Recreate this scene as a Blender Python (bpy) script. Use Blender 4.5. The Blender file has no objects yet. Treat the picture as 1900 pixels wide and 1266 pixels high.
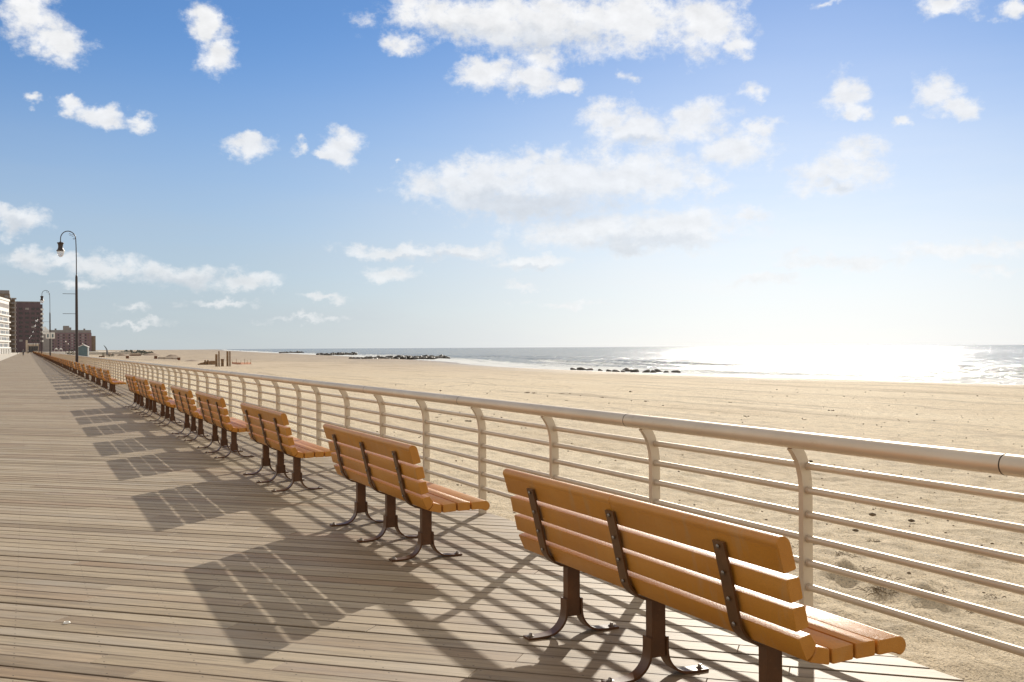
import bpy, bmesh, math, random
from math import sin, cos, pi, radians, atan2, sqrt, hypot
from mathutils import Vector, Matrix, noise

random.seed(7)
S = bpy.context.scene
COL = S.collection

# ------------------------------------------------------------------ camera model (world: +Y along the boardwalk, +X to the sea)
EYE = 1.56
FPX, VPX, HZY, ROLL = 1953.0, 51.0, 645.0, 0.0053
TH = math.atan((950 - VPX) / FPX)
st, ct = sin(TH), cos(TH)


def ray(u, v):
    """direction in the world of photo pixel (u, v), per metre of forward distance"""
    x, y = u - 950, v - HZY
    ca, sa = cos(ROLL), sin(ROLL)
    r, d = (x * ca - y * sa) / FPX, (x * sa + y * ca) / FPX
    return Vector((st + r * ct, ct - r * st, -d))


def at(u, t):
    """plan position seen at photo column u, t metres ahead of the viewer"""
    q = ray(u, 648)
    t *= FPX / 1840
    return t * q.x, t * q.y


def at_y(u, y):
    q = ray(u, 648)
    return y * q.x / q.y


# ------------------------------------------------------------------ materials
def new_mat(name):
    m = bpy.data.materials.new(name)
    m.use_nodes = True
    nt = m.node_tree
    b = nt.nodes['Principled BSDF']
    return m, nt, b


def N(nt, t, **kw):
    n = nt.nodes.new(t)
    for k, v in kw.items():
        setattr(n, k, v)
    return n


def ramp(nt, fac, stops, interp='LINEAR'):
    r = N(nt, 'ShaderNodeValToRGB')
    r.color_ramp.interpolation = interp
    e = r.color_ramp.elements
    while len(e) > 1:
        e.remove(e[-1])
    e[0].position = stops[0][0]
    e[0].color = (*stops[0][1], 1) if len(stops[0][1]) == 3 else stops[0][1]
    for p, c in stops[1:]:
        q = e.new(p)
        q.color = (*c, 1) if len(c) == 3 else c
    nt.links.new(fac, r.inputs[0])
    return r.outputs[0]


def g(v):
    return (v, v, v)


def mixc(nt, fac, a, b, blend='MIX'):
    m = N(nt, 'ShaderNodeMix', data_type='RGBA', blend_type=blend)
    if isinstance(fac, (int, float)):
        m.inputs[0].default_value = fac
    else:
        nt.links.new(fac, m.inputs[0])
    for i, x in ((6, a), (7, b)):
        if isinstance(x, tuple):
            m.inputs[i].default_value = (*x, 1)
        else:
            nt.links.new(x, m.inputs[i])
    return m.outputs[2]


def math2(nt, op, a, b=None, c=None):
    m = N(nt, 'ShaderNodeMath', operation=op)
    for i, x in enumerate((a, b, c)):
        if x is None:
            continue
        if isinstance(x, (int, float)):
            m.inputs[i].default_value = x
        else:
            nt.links.new(x, m.inputs[i])
    return m.outputs[0]


def noise_tex(nt, vec, scale, detail=4, rough=0.55, dist=0.0):
    n = N(nt, 'ShaderNodeTexNoise')
    n.inputs['Scale'].default_value = scale
    n.inputs['Detail'].default_value = detail
    n.inputs['Roughness'].default_value = rough
    n.inputs['Distortion'].default_value = dist
    if vec is not None:
        nt.links.new(vec, n.inputs['Vector'])
    return n


def mapping(nt, vec, loc=(0, 0, 0), rot=(0, 0, 0), scale=(1, 1, 1)):
    m = N(nt, 'ShaderNodeMapping')
    m.inputs['Location'].default_value = loc
    m.inputs['Rotation'].default_value = rot
    m.inputs['Scale'].default_value = scale
    nt.links.new(vec, m.inputs['Vector'])
    return m.outputs[0]


def bump(nt, bsdf, h, strength=0.3, dist=0.02):
    b = N(nt, 'ShaderNodeBump')
    b.inputs['Strength'].default_value = strength
    b.inputs['Distance'].default_value = dist
    nt.links.new(h, b.inputs['Height'])
    nt.links.new(b.outputs[0], bsdf.inputs['Normal'])


def simple_mat(name, col, rough=0.6, var=0.12, scale=6.0, metal=0.0, bmp=0.0, bscale=60.0, spec=None):
    m, nt, b = new_mat(name)
    tc = N(nt, 'ShaderNodeTexCoord')
    n = noise_tex(nt, tc.outputs['Object'], scale, 5)
    lo = tuple(c * (1 - var) for c in col)
    hi = tuple(min(1, c * (1 + var)) for c in col)
    nt.links.new(ramp(nt, n.outputs[0], [(0.3, lo), (0.7, hi)]), b.inputs['Base Color'])
    b.inputs['Roughness'].default_value = rough
    b.inputs['Metallic'].default_value = metal
    if spec is not None:
        b.inputs['Specular IOR Level'].default_value = spec
    if bmp:
        n2 = noise_tex(nt, tc.outputs['Object'], bscale, 3)
        bump(nt, b, n2.outputs[0], bmp, 0.004)
    return m


def mat_deck():
    m, nt, b = new_mat('deck_planks')
    tc = N(nt, 'ShaderNodeTexCoord')
    at_ = N(nt, 'ShaderNodeAttribute', attribute_name='tint')
    uv = N(nt, 'ShaderNodeUVMap', uv_map='grain')
    sep = N(nt, 'ShaderNodeSeparateColor')
    nt.links.new(at_.outputs['Color'], sep.inputs[0])
    base = ramp(nt, sep.outputs[0], [(0.0, (0.255, 0.19, 0.117)), (0.15, (0.325, 0.251, 0.158)), (0.5, (0.382, 0.302, 0.198)),
                                     (0.8, (0.45, 0.367, 0.252)), (0.92, (0.325, 0.228, 0.14)), (1.0, (0.285, 0.218, 0.133))])
    gr = noise_tex(nt, mapping(nt, uv.outputs[0], scale=(1.3, 26, 1)), 1.0, 6, 0.62, 0.6)
    grain = ramp(nt, gr.outputs[0], [(0.33, g(0.70)), (0.5, g(1.0)), (0.67, g(1.17))])
    col = mixc(nt, 1.0, base, grain, 'MULTIPLY')
    fine = noise_tex(nt, mapping(nt, uv.outputs[0], scale=(5, 170, 1)), 1.0, 3, 0.6)
    col = mixc(nt, 1.0, col, ramp(nt, fine.outputs[0], [(0.36, g(0.80)), (0.6, g(1.08))]), 'MULTIPLY')
    # weathering blotches: greyer, redder and paler areas that run over several boards
    bl = noise_tex(nt, mapping(nt, uv.outputs[0], scale=(0.7, 2.2, 1)), 1.0, 4, 0.6)
    col = mixc(nt, ramp(nt, bl.outputs[0], [(0.5, g(0)), (0.72, g(0.55))]), col, (0.38, 0.335, 0.275))
    bl2 = noise_tex(nt, tc.outputs['Object'], 0.55, 4, 0.6)
    col = mixc(nt, ramp(nt, bl2.outputs[0], [(0.5, g(0)), (0.75, g(0.35))]), col, (0.36, 0.25, 0.175))
    # screws: a pair on every board over each joist, and rust streaks
    sp = N(nt, 'ShaderNodeSeparateXYZ')
    nt.links.new(tc.outputs['Object'], sp.inputs[0])
    su = N(nt, 'ShaderNodeSeparateXYZ')
    nt.links.new(uv.outputs[0], su.inputs[0])
    jx = math2(nt, 'PINGPONG', math2(nt, 'ADD', sp.outputs[0], 100.11), 0.205)
    wv = math2(nt, 'FRACT', su.outputs[1])
    wv = math2(nt, 'ABSOLUTE', math2(nt, 'SUBTRACT', math2(nt, 'ABSOLUTE', math2(nt, 'SUBTRACT', wv, 0.072)), 0.042))
    dd = math2(nt, 'SQRT', math2(nt, 'ADD', math2(nt, 'MULTIPLY', jx, jx), math2(nt, 'MULTIPLY', wv, wv)))
    screw = math2(nt, 'LESS_THAN', dd, 0.0042)
    col = mixc(nt, screw, col, (0.05, 0.035, 0.025))
    # grime worked into the arrises of every board
    ve = math2(nt, 'FRACT', su.outputs[1])
    ed = math2(nt, 'MINIMUM', ve, math2(nt, 'ABSOLUTE', math2(nt, 'SUBTRACT', 0.138, ve)))
    gn = noise_tex(nt, mapping(nt, uv.outputs[0], scale=(3, 9, 1)), 1.0, 4, 0.6)
    ed = math2(nt, 'ADD', ed, math2(nt, 'MULTIPLY', math2(nt, 'SUBTRACT', gn.outputs[0], 0.5), 0.02))
    col = mixc(nt, ramp(nt, ed, [(0.0, g(0.7)), (0.013, g(0.0))]), col, (0.16, 0.115, 0.072))
    nt.links.new(col, b.inputs['Base Color'])
    b.inputs['Roughness'].default_value = 0.62
    b.inputs['Specular IOR Level'].default_value = 0.3
    h = math2(nt, 'ADD', math2(nt, 'MULTIPLY', gr.outputs[0], 0.6), math2(nt, 'MULTIPLY', fine.outputs[0], 0.5))
    bump(nt, b, h, 0.45, 0.004)
    return m


def mat_bench():
    m, nt, b = new_mat('tan_plastic_lumber')
    tc = N(nt, 'ShaderNodeTexCoord')
    oi = N(nt, 'ShaderNodeObjectInfo')
    n = noise_tex(nt, mapping(nt, tc.outputs['Object'], scale=(3, 0.8, 3)), 2.5, 5)
    n2 = noise_tex(nt, tc.outputs['Object'], 240, 2, 0.6)
    c = ramp(nt, n.outputs[0], [(0.25, (0.49, 0.175, 0.010)), (0.55, (0.57, 0.222, 0.016)), (0.8, (0.62, 0.265, 0.035))])
    c = mixc(nt, 1.0, c, ramp(nt, n2.outputs[0], [(0.3, g(0.82)), (0.7, g(1.12))]), 'MULTIPLY')
    # greyish scuffs and drip stains
    n3 = noise_tex(nt, mapping(nt, tc.outputs['Object'], scale=(2, 7, 1.4)), 2.0, 6, 0.65)
    c = mixc(nt, ramp(nt, n3.outputs[0], [(0.54, g(0)), (0.74, g(0.5))]), c, (0.42, 0.29, 0.17))
    # every bench has aged a little differently
    c = mixc(nt, math2(nt, 'MULTIPLY', oi.outputs['Random'], 0.25), c, (0.62, 0.34, 0.10))
    nt.links.new(c, b.inputs['Base Color'])
    nt.links.new(ramp(nt, n3.outputs[0], [(0.3, g(0.36)), (0.7, g(0.46))]), b.inputs['Roughness'])
    bump(nt, b, n2.outputs[0], 0.45, 0.003)
    return m


def mat_steel_brown(name, col=(0.115, 0.044, 0.012)):
    m, nt, b = new_mat(name)
    tc = N(nt, 'ShaderNodeTexCoord')
    n = noise_tex(nt, tc.outputs['Object'], 9, 6, 0.6)
    c = ramp(nt, n.outputs[0], [(0.3, tuple(x * 0.75 for x in col)), (0.55, col), (0.75, tuple(x * 1.35 for x in col))])
    n2 = noise_tex(nt, tc.outputs['Object'], 60, 3)
    c = mixc(nt, ramp(nt, n2.outputs[0], [(0.62, g(0)), (0.72, g(0.5))]), c, (0.20, 0.085, 0.03))
    nt.links.new(c, b.inputs['Base Color'])
    b.inputs['Roughness'].default_value = 0.42
    bump(nt, b, n2.outputs[0], 0.12, 0.002)
    return m


def mat_rail():
    m, nt, b = new_mat('cream_painted_steel')
    tc = N(nt, 'ShaderNodeTexCoord')
    n = noise_tex(nt, tc.outputs['Object'], 2.2, 5)
    c = ramp(nt, n.outputs[0], [(0.3, (0.62, 0.53, 0.41)), (0.7, (0.70, 0.61, 0.485))])
    n2 = noise_tex(nt, mapping(nt, tc.outputs['Object'], scale=(9, 3, 9)), 1.6, 7, 0.7)
    c = mixc(nt, ramp(nt, n2.outputs[0], [(0.58, g(0)), (0.72, g(0.42))]), c, (0.38, 0.27, 0.17))
    n3 = noise_tex(nt, tc.outputs['Object'], 7.5, 5, 0.65)
    c = mixc(nt, ramp(nt, n3.outputs[0], [(0.725, g(0)), (0.76, g(0.95))]), c, (0.13, 0.05, 0.022))
    nt.links.new(c, b.inputs['Base Color'])
    b.inputs['Roughness'].default_value = 0.46
    b.inputs['Metallic'].default_value = 0.45
    n4 = noise_tex(nt, tc.outputs['Object'], 55, 3)
    bump(nt, b, n4.outputs[0], 0.08, 0.002)
    return m


def mat_sand():
    m, nt, b = new_mat('beach_sand')
    tc = N(nt, 'ShaderNodeTexCoord')
    P = tc.outputs['Object']
    n1 = noise_tex(nt, mapping(nt, P, scale=(1, 0.35, 1)), 0.12, 6, 0.6)
    c = ramp(nt, n1.outputs[0], [(0.3, (0.62, 0.505, 0.345)), (0.5, (0.71, 0.595, 0.42)), (0.7, (0.77, 0.66, 0.48))])
    n2 = noise_tex(nt, P, 3.0, 8, 0.68)
    c = mixc(nt, 1.0, c, ramp(nt, n2.outputs[0], [(0.34, g(0.78)), (0.54, g(1.05))]), 'MULTIPLY')
    n3 = noise_tex(nt, P, 60, 4, 0.7)
    c = mixc(nt, 1.0, c, ramp(nt, n3.outputs[0], [(0.36, g(0.50)), (0.49, g(1.0)), (0.63, g(1.14))]), 'MULTIPLY')
    # speckles: shell grit and bits of weed
    v = N(nt, 'ShaderNodeTexVoronoi')
    v.inputs['Scale'].default_value = 24
    nt.links.new(P, v.inputs['Vector'])
    gate = noise_tex(nt, P, 1.1, 3, 0.6)
    lim = ramp(nt, gate.outputs[0], [(0.38, g(0.05)), (0.7, g(0.23))])
    c = mixc(nt, math2(nt, 'MULTIPLY', math2(nt, 'LESS_THAN', v.outputs['Distance'], lim), 0.75), c, (0.12, 0.085, 0.055))
    # wrack lines and tyre tracks along the beach
    w = noise_tex(nt, mapping(nt, P, rot=(0, 0, radians(-4)), scale=(0.62, 0.035, 1)), 0.9, 7, 0.68, 0.35)
    s = N(nt, 'ShaderNodeSeparateXYZ')
    nt.links.new(P, s.inputs[0])
    off = N(nt, 'ShaderNodeMapRange')
    off.inputs[1].default_value, off.inputs[2].default_value = 9.0, 24.0
    nt.links.new(s.outputs[0], off.inputs[0])
    c = mixc(nt, math2(nt, 'MULTIPLY', off.outputs[0], ramp(nt, w.outputs[0], [(0.56, g(0)), (0.64, g(0.5))])), c, (0.24, 0.18, 0.12))
    w2 = noise_tex(nt, mapping(nt, P, loc=(3, 9, 0), rot=(0, 0, radians(13)), scale=(0.9, 0.045, 1)), 0.7, 6, 0.66, 0.5)
    c = mixc(nt, math2(nt, 'MULTIPLY', off.outputs[0], ramp(nt, w2.outputs[0], [(0.59, g(0)), (0.65, g(0.45))])), c, (0.24, 0.18, 0.125))
    # damper, greyer flats farther along the beach, and curving vehicle tracks
    dm = N(nt, 'ShaderNodeMapRange')
    dm.inputs[1].default_value, dm.inputs[2].default_value = 62.0, 150.0
    nt.links.new(math2(nt, 'ADD', s.outputs[1], math2(nt, 'MULTIPLY', math2(nt, 'SUBTRACT', n1.outputs[0], 0.5), 160.0)), dm.inputs[0])
    c = mixc(nt, math2(nt, 'MULTIPLY', dm.outputs[0], 0.5), c, (0.40, 0.315, 0.235))
    tk = noise_tex(nt, mapping(nt, P, scale=(1, 0.55, 1)), 0.055, 2, 0.4, 0.8)
    tb = math2(nt, 'ABSOLUTE', math2(nt, 'SUBTRACT', math2(nt, 'PINGPONG', math2(nt, 'MULTIPLY', tk.outputs[0], 9.0), 0.5), 0.25))
    tg = noise_tex(nt, P, 0.05, 3, 0.6)
    tf = math2(nt, 'MULTIPLY', ramp(nt, tb, [(0.0, g(0.5)), (0.035, g(0.0))]), ramp(nt, tg.outputs[0], [(0.42, g(0)), (0.56, g(1))]))
    c = mixc(nt, math2(nt, 'MULTIPLY', tf, off.outputs[0]), c, (0.27, 0.20, 0.14))
    # wet sand by the water
    s = N(nt, 'ShaderNodeSeparateXYZ')
    nt.links.new(P, s.inputs[0])
    zz = math2(nt, 'ADD', s.outputs[2], math2(nt, 'MULTIPLY', math2(nt, 'SUBTRACT', n1.outputs[0], 0.5), 0.5))
    mr = N(nt, 'ShaderNodeMapRange')
    mr.inputs[1].default_value = -1.38
    mr.inputs[2].default_value = -1.92
    nt.links.new(zz, mr.inputs[0])
    c = mixc(nt, math2(nt, 'MULTIPLY', mr.outputs[0], 0.62), c, (0.17, 0.125, 0.085))
    nt.links.new(c, b.inputs['Base Color'])
    nt.links.new(ramp(nt, mr.outputs[0], [(0.2, g(0.9)), (1.0, g(0.35))]), b.inputs['Roughness'])
    b.inputs['Specular IOR Level'].default_value = 0.2
    hh = math2(nt, 'ADD', math2(nt, 'MULTIPLY', n2.outputs[0], 1.0), math2(nt, 'MULTIPLY', n3.outputs[0], 0.35))
    n6 = noise_tex(nt, P, 22, 4, 0.65)
    hh = math2(nt, 'ADD', hh, math2(nt, 'MULTIPLY', n6.outputs[0], 0.5))
    hh = math2(nt, 'SUBTRACT', hh, math2(nt, 'MULTIPLY', math2(nt, 'MULTIPLY', w.outputs[0], off.outputs[0]), 0.8))
    bump(nt, b, hh, 0.75, 0.10)
    return m


def mat_sea():
    m, nt, b = new_mat('sea_water')
    tc = N(nt, 'ShaderNodeTexCoord')
    P = tc.outputs['Object']
    fo = N(nt, 'ShaderNodeAttribute', attribute_name='foam')
    n1 = noise_tex(nt, mapping(nt, P, rot=(0, 0, radians(-14)), scale=(0.32, 0.3, 1)), 1.0, 5, 0.6, 0.4)
    n2 = noise_tex(nt, mapping(nt, P, rot=(0, 0, radians(-20)), scale=(0.07, 0.065, 1)), 1.0, 5, 0.64, 0.5)
    n5 = noise_tex(nt, mapping(nt, P, rot=(0, 0, radians(-25)), scale=(0.016, 0.015, 1)), 1.0, 6, 0.68, 0.4)
    n3 = noise_tex(nt, mapping(nt, P, scale=(0.8, 0.30, 1)), 1.0, 8, 0.72, 0.7)
    deep = mixc(nt, ramp(nt, n2.outputs[0], [(0.35, g(0)), (0.65, g(1))]), (0.25, 0.27, 0.26), (0.42, 0.435, 0.405))
    fm = math2(nt, 'ADD', fo.outputs['Fac'], math2(nt, 'SUBTRACT', n3.outputs[0], 0.5))
    fmask = ramp(nt, fm, [(0.40, g(0)), (0.56, g(1))])
    c = mixc(nt, fmask, deep, (0.82, 0.84, 0.83))
    nt.nodes.remove(b)
    dif = N(nt, 'ShaderNodeBsdfDiffuse')
    glo = N(nt, 'ShaderNodeBsdfGlossy')
    nt.links.new(c, dif.inputs['Color'])
    glo.inputs['Roughness'].default_value = 0.14
    h = math2(nt, 'ADD', math2(nt, 'MULTIPLY', n1.outputs[0], 0.55), math2(nt, 'MULTIPLY', n2.outputs[0], 1.9))
    h = math2(nt, 'ADD', h, math2(nt, 'MULTIPLY', n5.outputs[0], 3.0))
    bp = N(nt, 'ShaderNodeBump')
    bp.inputs['Strength'].default_value = 1.0
    bp.inputs['Distance'].default_value = 0.9
    nt.links.new(h, bp.inputs['Height'])
    fr = N(nt, 'ShaderNodeFresnel')
    fr.inputs['IOR'].default_value = 1.33
    for n_ in (dif, glo, fr):
        nt.links.new(bp.outputs[0], n_.inputs['Normal'])
    fac = math2(nt, 'MULTIPLY', math2(nt, 'MINIMUM', fr.outputs[0], 0.6), math2(nt, 'SUBTRACT', 1.0, math2(nt, 'MULTIPLY', fmask, 0.85)))
    mx = N(nt, 'ShaderNodeMixShader')
    nt.links.new(fac, mx.inputs[0])
    nt.links.new(dif.outputs[0], mx.inputs[1])
    nt.links.new(glo.outputs[0], mx.inputs[2])
    nt.links.new(mx.outputs[0], nt.nodes['Material Output'].inputs['Surface'])
    return m


M = {}
M['deck'] = mat_deck()
M['bench'] = mat_bench()
M['leg'] = mat_steel_brown('brown_painted_steel')
M['strap'] = mat_steel_brown('strap_steel', (0.13, 0.056, 0.016))
M['bolt'] = simple_mat('galvanised_bolt', (0.30, 0.26, 0.22), 0.35, metal=0.8)
M['rail'] = mat_rail()
M['seam'] = simple_mat('dark_seam', (0.06, 0.045, 0.035), 0.8)
M['sand'] = mat_sand()
M['sea'] = mat_sea()
M['under'] = simple_mat('under_deck_shade', (0.028, 0.02, 0.015), 0.9)
M['plaza'] = simple_mat('pale_concrete', (0.60, 0.55, 0.47), 0.85, 0.08, 0.3, bmp=0.2, bscale=4)
M['ground'] = simple_mat('town_ground', (0.36, 0.33, 0.28), 0.9, 0.15, 0.05)
M['lamp'] = simple_mat('dark_bronze_paint', (0.035, 0.022, 0.020), 0.4, 0.2, 4)
M['rock'] = simple_mat('wet_rock', (0.085, 0.074, 0.06), 0.55, 0.45, 1.3, bmp=0.6, bscale=5)
M['timber'] = simple_mat('weathered_timber', (0.22, 0.135, 0.07), 0.8, 0.3, 3, bmp=0.3, bscale=20)
M['rust'] = simple_mat('rust_brown_board', (0.17, 0.075, 0.04), 0.8, 0.3, 3)
M['palewood'] = simple_mat('pale_board', (0.52, 0.43, 0.34), 0.8, 0.1, 3)
M['shed'] = simple_mat('blue_grey_siding', (0.115, 0.175, 0.20), 0.7, 0.1, 2)
M['whitep'] = simple_mat('white_paint', (0.78, 0.77, 0.74), 0.6, 0.05, 2)
M['brickdark'] = simple_mat('dark_brick', (0.135, 0.098, 0.11), 0.85, 0.12, 0.3)
M['brickpink'] = simple_mat('pink_brick', (0.215, 0.15, 0.162), 0.85, 0.12, 0.2)
M['brown'] = simple_mat('brown_stucco', (0.20, 0.155, 0.12), 0.85, 0.2, 0.3)
M['greyroof'] = simple_mat('grey_render', (0.26, 0.24, 0.23), 0.85, 0.1, 0.3)
M['glass'] = simple_mat('dark_window_glass', (0.035, 0.035, 0.042), 0.15, 0.2, 0.5)
M['winlight'] = simple_mat('curtained_window', (0.33, 0.31, 0.30), 0.5, 0.3, 0.4)
M['weed'] = simple_mat('dry_seaweed', (0.15, 0.105, 0.06), 0.85, 0.4, 20)
M['leaf'] = simple_mat('shrub_leaves', (0.055, 0.062, 0.045), 0.75, 0.4, 2)
M['orange'] = simple_mat('orange_mesh', (0.58, 0.28, 0.17), 0.7, 0.1, 2)
M['skin'] = simple_mat('skin', (0.45, 0.28, 0.2), 0.6)
M['hair'] = simple_mat('hair', (0.04, 0.028, 0.02), 0.6)
M['jacket'] = simple_mat('grey_jacket', (0.16, 0.165, 0.17), 0.8)
M['jacket2'] = simple_mat('dark_coat', (0.035, 0.03, 0.035), 0.8)
M['jacket3'] = simple_mat('pale_top', (0.42, 0.40, 0.40), 0.8)
M['trouser'] = simple_mat('dark_trousers', (0.02, 0.02, 0.025), 0.8)
M['ink'] = simple_mat('brown_marker', (0.07, 0.028, 0.015), 0.8)
M['shell'] = simple_mat('white_shell', (0.8, 0.77, 0.7), 0.5)
gm, gnt, gb = new_mat('clear_globe')
gb.inputs['Base Color'].default_value = (0.95, 0.95, 0.95, 1)
gb.inputs['Roughness'].default_value = 0.2
gb.inputs['Transmission Weight'].default_value = 0.45
gb.inputs['IOR'].default_value = 1.15
M['globe'] = gm


# ------------------------------------------------------------------ object helpers
def link(name, me, mat=None, parent=None):
    o = bpy.data.objects.new(name, me)
    COL.objects.link(o)
    if mat is not None and me is not None and not me.materials:
        me.materials.append(mat)
    if parent is not None:
        o.parent = parent
    return o


def obj(name, bm, mat, parent=None, smooth=False):
    me = bpy.data.meshes.new(name)
    bmesh.ops.recalc_face_normals(bm, faces=bm.faces)
    bm.to_mesh(me)
    bm.free()
    if smooth:
        me.polygons.foreach_set('use_smooth', [True] * len(me.polygons))
        try:
            me.set_sharp_from_angle(angle=radians(38))
        except Exception:
            pass
    return link(name, me, mat, parent)


def tag(o, label, cat, group=None, kind=None):
    if label:
        o['label'] = label
    if cat:
        o['category'] = cat
    if group:
        o['group'] = group
    if kind:
        o['kind'] = kind
    return o


def thing(name, label, cat, loc=(0, 0, 0), rz=0.0, group=None):
    o = bpy.data.objects.new(name, None)
    COL.objects.link(o)
    o.location = loc
    o.rotation_euler = (0, 0, rz)
    o.empty_display_size = 0.2
    return tag(o, label, cat, group)


def struct(name, bm, mat, smooth=False):
    o = obj(name, bm, mat, None, smooth)
    o['kind'] = 'structure'
    return o


def copy_tree(o, parent=None):
    c = o.copy()
    COL.objects.link(c)
    c.parent = parent
    for ch in list(o.children):
        copy_tree(ch, c)
    return c


def box(bm, x0, x1, y0, y1, z0, z1, bev=0.0):
    r = bmesh.ops.create_cube(bm, size=1.0)
    vs = r['verts']
    for v in vs:
        v.co = Vector(((x0 + x1) / 2 + v.co.x * (x1 - x0), (y0 + y1) / 2 + v.co.y * (y1 - y0), (z0 + z1) / 2 + v.co.z * (z1 - z0)))
    if bev:
        es = list({e for v in vs for e in v.link_edges})
        bmesh.ops.bevel(bm, geom=es, offset=bev, segments=2, affect='EDGES', profile=0.5)
    return bm


def tube(bm, pts, rad, n=12, caps=True):
    """sweep a circle along a list of points; rad may be a list"""
    pts = [Vector(p) for p in pts]
    rads = rad if isinstance(rad, (list, tuple)) else [rad] * len(pts)
    rings = []
    up0 = None
    for i, p in enumerate(pts):
        d = (pts[min(i + 1, len(pts) - 1)] - pts[max(i - 1, 0)]).normalized()
        if up0 is None:
            up0 = Vector((0, 0, 1)) if abs(d.z) < 0.9 else Vector((1, 0, 0))
        s = d.cross(up0).normalized()
        u = s.cross(d).normalized()
        up0 = u
        rings.append([bm.verts.new(p + (s * cos(2 * pi * k / n) + u * sin(2 * pi * k / n)) * rads[i]) for k in range(n)])
    for a, b in zip(rings, rings[1:]):
        for k in range(n):
            bm.faces.new((a[k], a[(k + 1) % n], b[(k + 1) % n], b[k]))
    if caps:
        bm.faces.new(rings[0][::-1])
        bm.faces.new(rings[-1])
    return bm


def lathe(bm, prof, n=20, c=(0, 0, 0)):
    rings = []
    for r, z in prof:
        if r < 1e-5:
            rings.append([bm.verts.new((c[0], c[1], c[2] + z))])
        else:
            rings.append([bm.verts.new((c[0] + r * cos(2 * pi * k / n), c[1] + r * sin(2 * pi * k / n), c[2] + z)) for k in range(n)])
    for a, b in zip(rings, rings[1:]):
        for k in range(n):
            q = [a[k % len(a)], a[(k + 1) % len(a)], b[(k + 1) % len(b)], b[k % len(b)]]
            q = [v for i, v in enumerate(q) if v not in q[:i]]
            if len(q) > 2:
                bm.faces.new(q)
    return bm


def round_poly(pts, r, n=2):
    out = []
    L = len(pts)
    for i in range(L):
        p = Vector(pts[i])
        a = Vector(pts[i - 1]) - p
        b = Vector(pts[(i + 1) % L]) - p
        rr = min(r, a.length * 0.42, b.length * 0.42)
        a.normalize(), b.normalize()
        p0, p1 = p + a * rr, p + b * rr
        for k in range(n + 1):
            t = k / n
            out.append(p0 * (1 - t) ** 2 + p * 2 * t * (1 - t) + p1 * t * t)
    return out


def extrude_y(bm, pts, y0, y1, inset=0.004):
    """prism of an (x, z) outline from y0 to y1 with softened ends"""
    c = sum((Vector(p) for p in pts), Vector((0, 0))) / len(pts)

    def ring(y, k):
        rs = []
        for p in pts:
            d = Vector(p) - c
            q = c + d * max(0.0, 1 - k / max(d.length, 1e-4))
            rs.append(bm.verts.new((q.x, y, q.y)))
        return rs
    if inset:
        rs = [ring(y0, inset), ring(y0 + inset, 0), ring(y1 - inset, 0), ring(y1, inset)]
    else:
        rs = [ring(y0, 0), ring(y1, 0)]
    n = len(pts)
    for a, b in zip(rs, rs[1:]):
        for k in range(n):
            bm.faces.new((a[k], a[(k + 1) % n], b[(k + 1) % n], b[k]))
    bm.faces.new(rs[0])
    bm.faces.new(rs[-1][::-1])
    return bm


def strip_outline(path, w):
    """outline of a flat bar of thickness w that follows an (x, z) path"""
    L, R = [], []
    ws = w if isinstance(w, (list, tuple)) else [w] * len(path)
    for i, p in enumerate(path):
        a = Vector(path[max(i - 1, 0)])
        b = Vector(path[min(i + 1, len(path) - 1)])
        d = (b - a).normalized()
        nrm = Vector((-d.y, d.x)) * ws[i] / 2
        L.append(Vector(p) + nrm)
        R.append(Vector(p) - nrm)
    return L, R


def strip_y(bm, path, w, y0, y1):
    L, R = strip_outline(path, w)
    rows = []
    for y in (y0, y1):
        rows.append(([bm.verts.new((p.x, y, p.y)) for p in L], [bm.verts.new((p.x, y, p.y)) for p in R]))
    n = len(path)
    (La, Ra), (Lb, Rb) = rows
    for i in range(n - 1):
        bm.faces.new((La[i], La[i + 1], Lb[i + 1], Lb[i]))
        bm.faces.new((Ra[i], Rb[i], Rb[i + 1], Ra[i + 1]))
        bm.faces.new((La[i], Ra[i], Ra[i + 1], La[i + 1]))
        bm.faces.new((Lb[i], Lb[i + 1], Rb[i + 1], Rb[i]))
    bm.faces.new((La[0], Lb[0], Rb[0], Ra[0]))
    bm.faces.new((La[-1], Ra[-1], Rb[-1], Lb[-1]))
    return bm


def smooth_path(pts, n=6):
    """Catmull-Rom through (x, z) points"""
    P = [Vector(p) for p in pts]
    P = [P[0] * 2 - P[1]] + P + [P[-1] * 2 - P[-2]]
    out = []
    for i in range(1, len(P) - 2):
        for k in range(n):
            t = k / n
            a, b, c, d = P[i - 1], P[i], P[i + 1], P[i + 2]
            out.append(0.5 * ((2 * b) + (c - a) * t + (2 * a - 5 * b + 4 * c - d) * t * t + (3 * b - a - 3 * c + d) * t ** 3))
    out.append(P[-2])
    return out


def fbm(x, y, z=0.0, o=4):
    return noise.fractal(Vector((x, y, z)), 1.0, 2.0, o)


# ------------------------------------------------------------------ boardwalk: every plank a bar of its own inside one mesh
XL, XR = -3.6, 3.955
PA = radians(131.8)
pd = Vector((sin(PA), cos(PA)))
pn = Vector((-cos(PA), sin(PA)))
PITCH = 0.1515


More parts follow.
